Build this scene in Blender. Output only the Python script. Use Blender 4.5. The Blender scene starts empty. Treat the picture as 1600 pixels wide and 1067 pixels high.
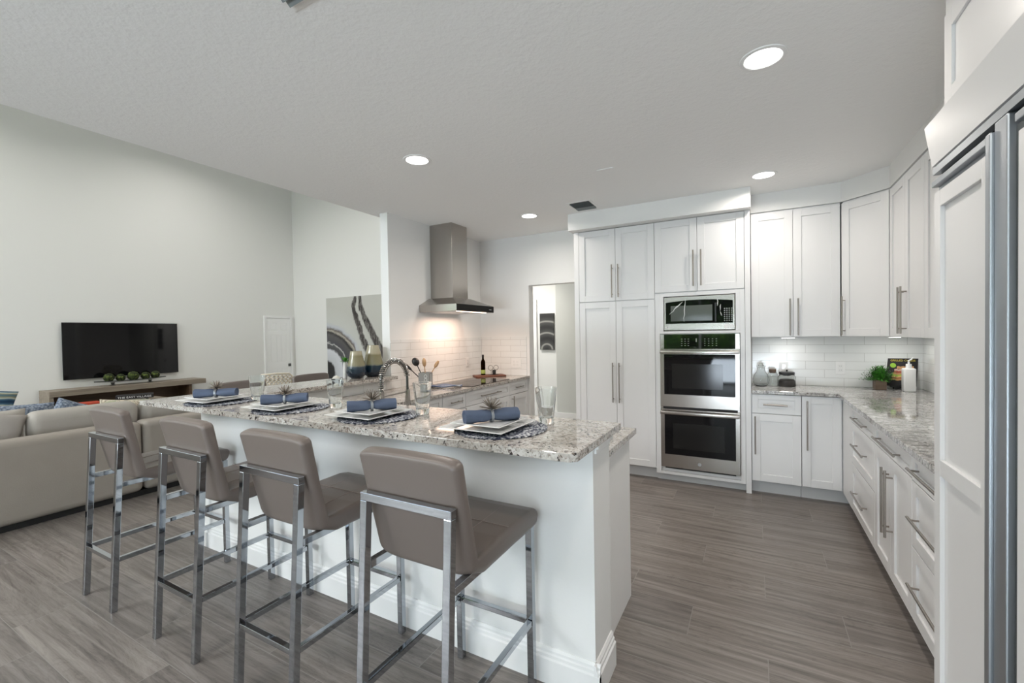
import bpy, bmesh, math, random
from mathutils import Matrix, Vector
PI = math.pi
R = math.radians
random.seed(7)
sc = bpy.context.scene
C = sc.collection

# ------------------------------------------------------------------ camera
yaw, pitch, roll = R(28.79), R(-1.02), R(-0.975)
_f = Vector((-math.sin(yaw), math.cos(yaw), 0)); _r = Vector((math.cos(yaw), math.sin(yaw), 0)); _u = Vector((0, 0, 1))
f2 = _f*math.cos(pitch) + _u*math.sin(pitch); u2 = -_f*math.sin(pitch) + _u*math.cos(pitch)
r3 = _r*math.cos(roll) + u2*math.sin(roll); u3 = -_r*math.sin(roll) + u2*math.cos(roll)
cd = bpy.data.cameras.new('camera'); cam = bpy.data.objects.new('camera', cd); C.objects.link(cam)
cd.sensor_width = 36; cd.lens = 688.47/1600*36; cd.clip_start = 0.02; cd.clip_end = 200
m3 = Matrix((r3, u3, -f2)).transposed()
cam.matrix_world = Matrix.Translation((0, 0, 1.445)) @ m3.to_4x4()
sc.camera = cam

# ------------------------------------------------------------------ light and exposure
sc.view_settings.view_transform = 'Standard'
sc.view_settings.look = 'None'
sc.view_settings.gamma = 1
sc.view_settings.use_curve_mapping = False
sc.view_settings.exposure = 0.10
w = bpy.data.worlds.new('sky'); sc.world = w; w.use_nodes = True
bg = w.node_tree.nodes['Background']
bg.inputs[0].default_value = (0.80, 0.90, 1.0, 1); bg.inputs[1].default_value = 2.0

def area(name, loc, rot, sx, sy, power, col=(1, 1, 1), spread=180):
    l = bpy.data.lights.new(name, 'AREA'); l.shape = 'RECTANGLE'; l.size = sx; l.size_y = sy
    l.energy = power; l.color = col; l.spread = R(spread)
    o = bpy.data.objects.new(name, l); C.objects.link(o); o.location = loc; o.rotation_euler = rot
    return o
# daylight entering through the windows behind the camera (kitchen side and living side), with added fill lamps among them
area('daylight_kitchen_sky', (-0.6, -6.4, 4.2), (R(52), 0, 0), 4.5, 2.5, 430, (0.74, 0.87, 1.0))
area('kitchen_upward_fill', (-0.6, -5.3, 0.05), (R(140), 0, 0), 3.8, 1.6, 490, (0.77, 0.88, 1.0))  # added lamp low outside the window, aimed up to brighten the ceiling
area('daylight_living_sky', (-7.0, -7.0, 5.6), (R(58), 0, 0), 6.0, 3.5, 1400, (0.95, 0.98, 1.0))
for _x, _y in ((-8.3, 1.0), (-8.3, 4.4), (-5.9, 4.9)): area('living_wall_fill', (_x, _y, 5.35), (0, 0, 0), 0.5, 0.5, 30, (1.0, 0.97, 0.93), 150)  # unseen lamps, added to brighten the living room walls
area('living_upward_fill', (-7.0, -5.4, 0.05), (R(135), 0, 0), 5.6, 1.8, 120, (0.97, 0.98, 1.0))  # added upward lamp for the living side, no real source

# ------------------------------------------------------------------ materials
MAT = {}
def base(name, col, rough=0.5, metal=0.0, spec=0.5, coat=0.0):
    m = bpy.data.materials.new(name); m.use_nodes = True
    b = m.node_tree.nodes['Principled BSDF']
    b.inputs['Base Color'].default_value = (*col, 1); b.inputs['Roughness'].default_value = rough
    b.inputs['Metallic'].default_value = metal; b.inputs['Specular IOR Level'].default_value = spec
    if coat: b.inputs['Coat Weight'].default_value = coat; b.inputs['Coat Roughness'].default_value = 0.05
    MAT[name] = m
    return m, m.node_tree, b
def N(nt, t, **k):
    n = nt.nodes.new(t)
    for a, v in k.items(): setattr(n, a, v)
    return n
def L(nt, a, b): nt.links.new(a, b)
def ramp(nt, fac, stops, interp='LINEAR'):
    r = N(nt, 'ShaderNodeValToRGB'); r.color_ramp.interpolation = interp
    e = r.color_ramp.elements
    while len(e) < len(stops): e.new(0.5)
    for i, (p, c) in enumerate(stops): e[i].position = p; e[i].color = (*c, 1)
    L(nt, fac, r.inputs[0]); return r.outputs[0]
def mixc(nt, fac, a, b, mode='MIX'):
    m = N(nt, 'ShaderNodeMix', data_type='RGBA', blend_type=mode)
    if isinstance(fac, (int, float)): m.inputs[0].default_value = fac
    else: L(nt, fac, m.inputs[0])
    for s, v in ((m.inputs[6], a), (m.inputs[7], b)):
        if isinstance(v, tuple): s.default_value = (*v, 1)
        else: L(nt, v, s)
    return m.outputs[2]
def coords(nt, scale=(1, 1, 1), rot=(0, 0, 0)):
    t = N(nt, 'ShaderNodeTexCoord'); mp = N(nt, 'ShaderNodeMapping')
    mp.inputs['Scale'].default_value = scale; mp.inputs['Rotation'].default_value = rot
    L(nt, t.outputs['Object'], mp.inputs[0]); return mp.outputs[0]
def noise(nt, vec, scale, detail=3, rough=0.5, dist=0.0):
    n = N(nt, 'ShaderNodeTexNoise'); n.inputs['Scale'].default_value = scale; n.inputs['Detail'].default_value = detail
    n.inputs['Roughness'].default_value = rough; n.inputs['Distortion'].default_value = dist
    L(nt, vec, n.inputs['Vector']); return n.outputs['Fac']
def bump(nt, b, h, strength, dist=0.01):
    n = N(nt, 'ShaderNodeBump'); n.inputs['Strength'].default_value = strength; n.inputs['Distance'].default_value = dist
    L(nt, h, n.inputs['Height']); L(nt, n.outputs[0], b.inputs['Normal'])

def paint(name, col, rough, bs, scale):
    m, nt, b = base(name, col, rough)
    bump(nt, b, noise(nt, coords(nt), scale, 4, 0.6), bs, 0.004)
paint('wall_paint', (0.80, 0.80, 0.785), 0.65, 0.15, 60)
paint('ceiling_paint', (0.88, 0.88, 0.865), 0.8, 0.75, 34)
paint('hall_shaded', (0.60, 0.61, 0.58), 0.7, 0.1, 60)  # wall paint greyed, the hall's shade is put into the colour
paint('living_paint', (0.79, 0.79, 0.765), 0.7, 0.1, 60)
base('trim_white', (0.84, 0.84, 0.83), 0.4)
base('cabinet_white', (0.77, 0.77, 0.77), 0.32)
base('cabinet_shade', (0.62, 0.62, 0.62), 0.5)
base('door_white', (0.88, 0.88, 0.87), 0.4)
base('nickel', (0.36, 0.33, 0.30), 0.32, 1.0)
base('chrome', (0.45, 0.475, 0.51), 0.04, 1.0)
base('black_glass', (0.005, 0.005, 0.006), 0.04, 0.0, 0.30)
base('panel_glass', (0.004, 0.004, 0.004), 0.03, 0.0, 1.0)
base('cooktop_glass', (0.012, 0.010, 0.010), 0.05, 0.0, 0.10)
base('black_gap', (0.01, 0.01, 0.01), 0.6)
base('black_plastic', (0.015, 0.015, 0.016), 0.35)
base('aluminium', (0.42, 0.45, 0.48), 0.42, 1.0)
base('dark_metal', (0.10, 0.105, 0.10), 0.4, 0.6)
base('porcelain', (0.82, 0.82, 0.81), 0.15, 0, 0.5, 0.5)
base('white_plastic', (0.80, 0.80, 0.79), 0.3)
base('leaf_green', (0.06, 0.26, 0.025), 0.5)
base('leaf_dark', (0.03, 0.085, 0.02), 0.5)
base('letter_white', (0.75, 0.75, 0.75), 0.6)
base('letter_grey', (0.35, 0.36, 0.37), 0.6)
base('letter_yellow', (0.75, 0.60, 0.08), 0.6)
base('grout_sponge', (0.5, 0.45, 0.4), 0.9)
base('ring_bronze', (0.20, 0.165, 0.13), 0.4, 0.8)
base('vent_grey', (0.20, 0.22, 0.22), 0.5)
base('red_cover', (0.45, 0.05, 0.02), 0.5)
base('black_cover', (0.012, 0.010, 0.012), 0.6)
base('teal_cover', (0.03, 0.09, 0.12), 0.5)
base('paper', (0.7, 0.68, 0.64), 0.8)
base('coffee_dark', (0.03, 0.018, 0.015), 0.8)
base('lime', (0.35, 0.62, 0.05), 0.5)
base('bun', (0.60, 0.33, 0.15), 0.6)
base('cheese', (0.75, 0.55, 0.20), 0.6)
base('tomato', (0.45, 0.10, 0.06), 0.6)
base('ham', (0.70, 0.45, 0.38), 0.6)
base('stone_shell', (0.7, 0.68, 0.62), 0.6)
base('label_green', (0.35, 0.45, 0.12), 0.6)
base('sink_steel', (0.35, 0.35, 0.35), 0.35, 1.0)
base('stitching', (0.30, 0.26, 0.24), 0.8)

# stainless: brushed
m, nt, b = base('stainless', (0.45, 0.42, 0.39), 0.25, 1.0)

# leather
m, nt, b = base('taupe_leather', (0.158, 0.130, 0.115), 0.34)
bump(nt, b, noise(nt, coords(nt), 300, 3, 0.6), 0.12, 0.002)
base('brown_leather', (0.13, 0.085, 0.065), 0.45)

# woven sofa fabric
def fabric(name, c1, c2, sc_=120, rough=0.95):
    m, nt, b = base(name, c1, rough, 0, 0.2)
    v = coords(nt); n1 = noise(nt, v, sc_, 3, 0.6); n2 = noise(nt, v, 7, 3)
    c = mixc(nt, n2, c1, c2); L(nt, c, b.inputs['Base Color']); bump(nt, b, n1, 0.35, 0.003)
fabric('sofa_fabric', (0.315, 0.28, 0.245), (0.365, 0.33, 0.29))  # sofa body darkened; the shade on its back is put into the colour
fabric('cushion_fabric', (0.38, 0.35, 0.315), (0.46, 0.43, 0.39))
fabric('grey_fabric', (0.34, 0.31, 0.29), (0.42, 0.39, 0.36))
fabric('blue_napkin', (0.085, 0.110, 0.170), (0.115, 0.145, 0.215), 250)
fabric('cream_fabric', (0.62, 0.55, 0.44), (0.70, 0.64, 0.55))
m, nt, b = base('blue_knit', (0.2, 0.25, 0.35), 0.95, 0, 0.2)
vo = N(nt, 'ShaderNodeTexVoronoi'); vo.inputs['Scale'].default_value = 55; L(nt, coords(nt), vo.inputs['Vector'])
L(nt, ramp(nt, vo.outputs['Distance'], [(0.0, (0.42, 0.47, 0.54)), (0.8, (0.10, 0.13, 0.19))]), b.inputs['Base Color'])
bump(nt, b, vo.outputs['Distance'], 0.6, 0.006)
m, nt, b = base('striped_blue_green', (0.2, 0.25, 0.35), 0.9, 0, 0.2)
v = coords(nt, (1, 1, 1)); wv = N(nt, 'ShaderNodeTexWave', bands_direction='Z'); wv.inputs['Scale'].default_value = 2.6
wv.inputs['Distortion'].default_value = 3.5; wv.inputs['Detail Scale'].default_value = 1.2; L(nt, v, wv.inputs['Vector'])
L(nt, ramp(nt, wv.outputs['Fac'], [(0.0, (0.02, 0.05, 0.10)), (0.25, (0.06, 0.14, 0.22)), (0.45, (0.30, 0.36, 0.34)), (0.6, (0.55, 0.56, 0.48)), (0.8, (0.30, 0.28, 0.17)), (1.0, (0.10, 0.17, 0.2))]), b.inputs['Base Color'])
m, nt, b = base('cream_map', (0.6, 0.5, 0.4), 0.9)
n1 = noise(nt, coords(nt), 16, 4, 0.6, 0.5)
L(nt, ramp(nt, n1, [(0.42, (0.66, 0.58, 0.46)), (0.50, (0.25, 0.22, 0.16)), (0.54, (0.66, 0.58, 0.46)), (0.62, (0.40, 0.42, 0.30))]), b.inputs['Base Color'])

# granite
def granite(name, c_a, c_b, c_c, scale=70, veins=0.0):
    m, nt, b = base(name, c_a, 0.05, 0, 0.5)
    v = coords(nt)
    vo = N(nt, 'ShaderNodeTexVoronoi'); vo.inputs['Scale'].default_value = scale
    n0 = N(nt, 'ShaderNodeTexNoise'); n0.inputs['Scale'].default_value = 35; n0.inputs['Detail'].default_value = 3
    L(nt, v, n0.inputs['Vector'])
    add = N(nt, 'ShaderNodeMix', data_type='VECTOR'); add.inputs[0].default_value = 0.06
    L(nt, v, add.inputs[4]); L(nt, n0.outputs['Color'], add.inputs[5]); L(nt, add.outputs[1], vo.inputs['Vector'])
    sp = N(nt, 'ShaderNodeSeparateColor'); L(nt, vo.outputs['Color'], sp.inputs[0])
    speck = ramp(nt, sp.outputs[0], [(0.0, (0.035, 0.03, 0.03)), (0.075, (0.15, 0.12, 0.10)), (0.13, c_b), (0.29, c_a), (0.70, c_c)], 'CONSTANT')
    n2 = noise(nt, v, 9, 4, 0.6)
    cl = ramp(nt, n2, [(0.35, (0.80, 0.78, 0.755)), (0.65, (1.0, 1.0, 1.0))])
    c = mixc(nt, 1.0, speck, cl, 'MULTIPLY')
    n3 = noise(nt, v, 45, 5, 0.65)
    c = mixc(nt, ramp(nt, n3, [(0.5, (0, 0, 0)), (0.62, (0.55, 0.55, 0.55))]), c, c_c)
    if veins:
        n4 = noise(nt, coords(nt, (4.5, 13, 5), (0, 0, R(8))), 3.0, 6, 0.65, 0.8)
        c = mixc(nt, ramp(nt, n4, [(0.40, (veins, veins, veins)), (0.56, (0, 0, 0))]), c, (0.15, 0.14, 0.14))
    L(nt, c, b.inputs['Base Color'])
granite('bar_granite', (0.475, 0.445, 0.41), (0.32, 0.28, 0.25), (0.575, 0.555, 0.52), 108)
granite('grey_granite', (0.58, 0.58, 0.57), (0.42, 0.415, 0.405), (0.70, 0.70, 0.69), 125, 0.65)

# floor planks
m, nt, b = base('floor_planks', (0.2, 0.18, 0.17), 0.32, 0, 0.35)
t = N(nt, 'ShaderNodeTexCoord'); sx = N(nt, 'ShaderNodeSeparateXYZ'); L(nt, t.outputs['Object'], sx.inputs[0])
def M_(op, a, b_=None, c_=None):
    n = N(nt, 'ShaderNodeMath', operation=op)
    for i, v_ in enumerate((a, b_, c_)):
        if v_ is None: continue
        if isinstance(v_, (int, float)): n.inputs[i].default_value = v_
        else: L(nt, v_, n.inputs[i])
    return n.outputs[0]
ry = M_('DIVIDE', M_('SUBTRACT', sx.outputs[1], 0.20), 0.25)
row = M_('FLOOR', ry); fy = M_('SUBTRACT', ry, row)
rx = M_('ADD', M_('SUBTRACT', sx.outputs[0], 0.045), M_('MULTIPLY', M_('SUBTRACT', row, 13), 0.3333))
colx = M_('FLOOR', rx); fx = M_('SUBTRACT', rx, colx)
gx = M_('MINIMUM', fx, M_('SUBTRACT', 1.0, fx)); gy = M_('MULTIPLY', M_('MINIMUM', fy, M_('SUBTRACT', 1.0, fy)), 0.25)
g = M_('MINIMUM', gx, gy); grout = M_('LESS_THAN', g, 0.0016)
cb = N(nt, 'ShaderNodeCombineXYZ'); L(nt, row, cb.inputs[0]); L(nt, colx, cb.inputs[1])
wn = N(nt, 'ShaderNodeTexWhiteNoise', noise_dimensions='3D'); L(nt, cb.outputs[0], wn.inputs[0])
cv = N(nt, 'ShaderNodeCombineXYZ')
L(nt, M_('MULTIPLY', sx.outputs[0], 0.75), cv.inputs[0]); L(nt, M_('MULTIPLY', sx.outputs[1], 5.5), cv.inputs[1])
L(nt, M_('MULTIPLY', wn.outputs[0], 40), cv.inputs[2])
gr = noise(nt, cv.outputs[0], 1.3, 5, 0.62, 1.6)
cv2 = N(nt, 'ShaderNodeCombineXYZ')
L(nt, M_('MULTIPLY', sx.outputs[0], 0.9), cv2.inputs[0]); L(nt, M_('MULTIPLY', sx.outputs[1], 26.0), cv2.inputs[1])
L(nt, M_('MULTIPLY', wn.outputs[0], 40), cv2.inputs[2])
gr2 = noise(nt, cv2.outputs[0], 1.6, 3, 0.6, 0.6)
wv = N(nt, 'ShaderNodeMath', operation='PINGPONG'); L(nt, M_('MULTIPLY', gr, 13.0), wv.inputs[0]); wv.inputs[1].default_value = 0.5
c = ramp(nt, gr, [(0.32, (0.060, 0.053, 0.050)), (0.45, (0.150, 0.136, 0.126)), (0.54, (0.205, 0.188, 0.176)), (0.68, (0.33, 0.305, 0.285))])
c = mixc(nt, 0.45, c, ramp(nt, wv.outputs[0], [(0.0, (0.055, 0.050, 0.048)), (0.13, (0.185, 0.170, 0.160)), (0.5, (0.255, 0.238, 0.222))]))
c = mixc(nt, 0.50, c, ramp(nt, gr2, [(0.32, (0.095, 0.080, 0.072)), (0.5, (0.205, 0.180, 0.163)), (0.66, (0.30, 0.272, 0.25))]))
c = mixc(nt, 1.0, c, ramp(nt, wn.outputs[0], [(0, (0.93, 0.92, 0.92)), (1, (1.14, 1.12, 1.10))]), 'MULTIPLY')
c = mixc(nt, grout, c, (0.27, 0.25, 0.232)); L(nt, c, b.inputs['Base Color'])
bump(nt, b, M_('MULTIPLY', grout, -1.0), 0.3, 0.002)

# tiles (object coordinates: x along the wall, z up)
def tile(name, col, gcol, rough=0.12):
    m, nt, b = base(name, col, rough)
    t = N(nt, 'ShaderNodeTexCoord'); s = N(nt, 'ShaderNodeSeparateXYZ'); L(nt, t.outputs['Object'], s.inputs[0])
    cc = N(nt, 'ShaderNodeCombineXYZ'); L(nt, s.outputs[0], cc.inputs[0]); L(nt, s.outputs[2], cc.inputs[1])
    br = N(nt, 'ShaderNodeTexBrick'); L(nt, cc.outputs[0], br.inputs['Vector'])
    br.inputs['Scale'].default_value = 1.0; br.inputs['Brick Width'].default_value = 0.29; br.inputs['Row Height'].default_value = 0.0755
    br.inputs['Mortar Size'].default_value = 0.0016; br.inputs['Mortar Smooth'].default_value = 0.3
    br.inputs['Color1'].default_value = (*col, 1); br.inputs['Color2'].default_value = (col[0]*0.97, col[1]*0.97, col[2]*0.97, 1)
    br.inputs['Mortar'].default_value = (*gcol, 1)
    L(nt, br.outputs['Color'], b.inputs['Base Color'])
    iv = N(nt, 'ShaderNodeMath', operation='SUBTRACT'); iv.inputs[0].default_value = 1; L(nt, br.outputs['Fac'], iv.inputs[1])
    bump(nt, b, iv.outputs[0], 0.5, 0.002)
tile('white_tile', (0.80, 0.81, 0.80), (0.52, 0.52, 0.50))

# wood
def wood(name, c1, c2, ax=0, scale=6):
    m, nt, b = base(name, c1, 0.5)
    s = [9, 9, 9]; s[ax] = 0.7
    n1 = noise(nt, coords(nt, tuple(s)), scale, 4, 0.6, 0.6)
    L(nt, ramp(nt, n1, [(0.3, c1), (0.7, c2)]), b.inputs['Base Color'])
wood('console_wood', (0.19, 0.155, 0.12), (0.30, 0.255, 0.20), 1, 2)
wood('console_inner', (0.07, 0.04, 0.022), (0.13, 0.075, 0.038), 1, 2)
wood('spoon_wood', (0.50, 0.30, 0.15), (0.62, 0.40, 0.22), 2, 3)
wood('tray_wood', (0.10, 0.035, 0.02), (0.18, 0.07, 0.04), 1, 3)
wood('pot_wood', (0.13, 0.085, 0.06), (0.21, 0.145, 0.105), 0, 4)

# glass
def glass(name, col, rough=0.0, ior=1.45):
    m = bpy.data.materials.new(name); m.use_nodes = True; nt = m.node_tree
    nt.nodes.remove(nt.nodes['Principled BSDF'])
    g = N(nt, 'ShaderNodeBsdfGlass'); g.inputs['Color'].default_value = (*col, 1); g.inputs['IOR'].default_value = ior; g.inputs['Roughness'].default_value = rough
    L(nt, g.outputs[0], nt.nodes['Material Output'].inputs[0]); MAT[name] = m
glass('clear_glass', (0.97, 0.98, 0.98))
glass('bottle_glass', (0.10, 0.055, 0.01))
m = bpy.data.materials.new('window_glass'); m.use_nodes = True; nt = m.node_tree; nt.nodes.remove(nt.nodes['Principled BSDF'])
tr = N(nt, 'ShaderNodeBsdfTransparent'); gl = N(nt, 'ShaderNodeBsdfGlossy'); gl.inputs['Roughness'].default_value = 0.02
mx = N(nt, 'ShaderNodeMixShader'); mx.inputs[0].default_value = 0.06
L(nt, tr.outputs[0], mx.inputs[1]); L(nt, gl.outputs[0], mx.inputs[2]); L(nt, mx.outputs[0], nt.nodes['Material Output'].inputs[0]); MAT['window_glass'] = m

# emitters
def emit(name, col, s):
    m = bpy.data.materials.new(name); m.use_nodes = True; nt = m.node_tree; nt.nodes.remove(nt.nodes['Principled BSDF'])
    e = N(nt, 'ShaderNodeEmission'); e.inputs[0].default_value = (*col, 1); e.inputs[1].default_value = s
    L(nt, e.outputs[0], nt.nodes['Material Output'].inputs[0]); MAT[name] = m
emit('lamp_white', (1.0, 0.98, 0.95), 9)
emit('lamp_warm', (1.0, 0.72, 0.52), 5)

# vases: colour bands by height (glaze)
m, nt, b = base('vase_glaze', (0.3, 0.3, 0.2), 0.22, 0, 0.5, 0.4)
t = N(nt, 'ShaderNodeTexCoord'); s = N(nt, 'ShaderNodeSeparateXYZ'); L(nt, t.outputs['Object'], s.inputs[0])
nz = noise(nt, t.outputs['Object'], 9, 3)
ad = N(nt, 'ShaderNodeMath', operation='MULTIPLY_ADD'); L(nt, nz, ad.inputs[0]); ad.inputs[1].default_value = 0.03; L(nt, s.outputs[2], ad.inputs[2])
L(nt, ramp(nt, ad.outputs[0], [(0.03, (0.004, 0.012, 0.028)), (0.122, (0.008, 0.028, 0.05)), (0.130, (0.16, 0.18, 0.15)), (0.138, (0.25, 0.235, 0.14)), (0.225, (0.22, 0.20, 0.105)), (0.245, (0.38, 0.35, 0.24))]), b.inputs['Base Color'])

# marbled painting
m, nt, b = base('marbled_paint', (0.6, 0.6, 0.6), 0.6)
t = N(nt, 'ShaderNodeTexCoord'); s = N(nt, 'ShaderNodeSeparateXYZ'); L(nt, t.outputs['Object'], s.inputs[0])
def mm(op, a, b_=None):
    n = N(nt, 'ShaderNodeMath', operation=op)
    for i, v_ in enumerate((a, b_)):
        if v_ is None: continue
        if isinstance(v_, (int, float)): n.inputs[i].default_value = v_
        else: L(nt, v_, n.inputs[i])
    return n.outputs[0]
ns = noise(nt, t.outputs['Object'], 1.6, 5, 0.6, 0.8); nf = noise(nt, coords(nt, (1, 1, 1)), 5, 5, 0.7, 1.5)
px = mm('ADD', s.outputs[0], mm('MULTIPLY', mm('SUBTRACT', ns, 0.5), 0.30))
pz = mm('ADD', s.outputs[2], mm('MULTIPLY', mm('SUBTRACT', nf, 0.5), 0.16))
# rings around a centre near the lower left corner
dx = mm('ADD', px, 0.05); dz = mm('SUBTRACT', pz, 0.18)
dist = mm('SQRT', mm('ADD', mm('POWER', mm('MULTIPLY', dx, 0.95), 2), mm('POWER', mm('MULTIPLY', dz, 1.05), 2)))
rings = ramp(nt, mm('DIVIDE', dist, 1.6), [(0.0, (0.02, 0.02, 0.022)), (0.16, (0.02, 0.02, 0.02)), (0.19, (0.55, 0.57, 0.60)), (0.34, (0.66, 0.68, 0.72)), (0.37, (0.07, 0.07, 0.075)), (0.43, (0.10, 0.10, 0.105)), (0.445, (0.55, 0.55, 0.53)), (0.46, (0.07, 0.07, 0.08)), (0.56, (0.10, 0.095, 0.095)), (0.60, (0.02, 0.02, 0.02)), (0.635, (0.45, 0.42, 0.36)), (0.66, (0.12, 0.10, 0.09)), (0.70, (0.5, 0.52, 0.56)), (0.76, (0.56, 0.57, 0.54)), (1.0, (0.53, 0.53, 0.49))])
# dark plume falling from the top to the right edge
pl = mm('SUBTRACT', px, mm('ADD', 1.02, mm('MULTIPLY', mm('POWER', mm('SUBTRACT', 1.9, pz), 2), 0.33)))
plw = mm('DIVIDE', pl, mm('ADD', 0.42, mm('MULTIPLY', mm('SUBTRACT', 1.9, pz), 0.55)))
plume = ramp(nt, mm('ADD', plw, 0.5), [(0.0, (0, 0, 0)), (0.20, (0, 0, 0)), (0.25, (1, 1, 1)), (0.40, (1, 1, 1)), (0.44, (0, 0, 0)), (0.56, (0, 0, 0)), (0.60, (1, 1, 1)), (0.80, (1, 1, 1)), (0.86, (0, 0, 0))])
streak = noise(nt, coords(nt, (6, 1, 1), (0, R(-22), 0)), 5, 4, 0.75, 0.6)
c = mixc(nt, plume, rings, ramp(nt, streak, [(0.38, (0.02, 0.018, 0.016)), (0.52, (0.07, 0.06, 0.055)), (0.58, (0.30, 0.29, 0.27)), (0.62, (0.04, 0.036, 0.032))]))
L(nt, c, b.inputs['Base Color'])
m, nt, b = base('dark_texture_art', (0.05, 0.05, 0.05), 0.7)
wv = N(nt, 'ShaderNodeTexWave', wave_type='RINGS', rings_direction='Y'); wv.inputs['Scale'].default_value = 1.6; wv.inputs['Distortion'].default_value = 1.2
L(nt, coords(nt), wv.inputs['Vector'])
L(nt, ramp(nt, wv.outputs['Fac'], [(0.0, (0.022, 0.022, 0.022)), (0.9, (0.06, 0.06, 0.058)), (1.0, (0.28, 0.28, 0.26))]), b.inputs['Base Color'])
# silver placemat weave
m, nt, b = base('woven_silver', (0.3, 0.33, 0.4), 0.45, 0.3)
vo = N(nt, 'ShaderNodeTexVoronoi'); vo.inputs['Scale'].default_value = 75; L(nt, coords(nt), vo.inputs['Vector'])
L(nt, ramp(nt, vo.outputs['Distance'], [(0.1, (0.74, 0.75, 0.76)), (0.42, (0.38, 0.40, 0.44)), (0.62, (0.03, 0.04, 0.08))]), b.inputs['Base Color'])
bump(nt, b, vo.outputs['Distance'], 0.8, 0.004)
# towel stripes
m, nt, b = base('striped_towel', (0.1, 0.13, 0.22), 0.95)
wv = N(nt, 'ShaderNodeTexWave', bands_direction='Y'); wv.inputs['Scale'].default_value = 14; L(nt, coords(nt), wv.inputs['Vector'])
L(nt, ramp(nt, wv.outputs['Fac'], [(0.0, (0.08, 0.11, 0.19)), (0.88, (0.09, 0.12, 0.2)), (0.95, (0.6, 0.6, 0.6))]), b.inputs['Base Color'])
# crock
m, nt, b = base('grey_crock', (0.28, 0.28, 0.27), 0.5)
# microwave film / window mesh
base('oven_window', (0.014, 0.014, 0.014), 0.12, 0, 0.35)
base('grey_window', (0.085, 0.098, 0.085), 0.25, 0, 0.4)
m, nt, b = base('moss', (0.05, 0.1, 0.02), 0.95)
n1 = noise(nt, coords(nt), 28, 4)
L(nt, ramp(nt, n1, [(0.38, (0.012, 0.014, 0.006)), (0.52, (0.035, 0.055, 0.010)), (0.68, (0.14, 0.18, 0.04))]), b.inputs['Base Color'])
bump(nt, b, n1, 1.0, 0.02)
m, nt, b = base('hedge_leaves', (0.05, 0.2, 0.02), 0.8)
n1 = noise(nt, coords(nt), 6, 5, 0.7)
L(nt, ramp(nt, n1, [(0.40, (0.006, 0.02, 0.004)), (0.52, (0.09, 0.26, 0.03)), (0.66, (0.40, 0.70, 0.12))]), b.inputs['Base Color'])
bump(nt, b, n1, 1.0, 0.2)
base('lawn', (0.06, 0.12, 0.03), 0.9)

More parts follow.
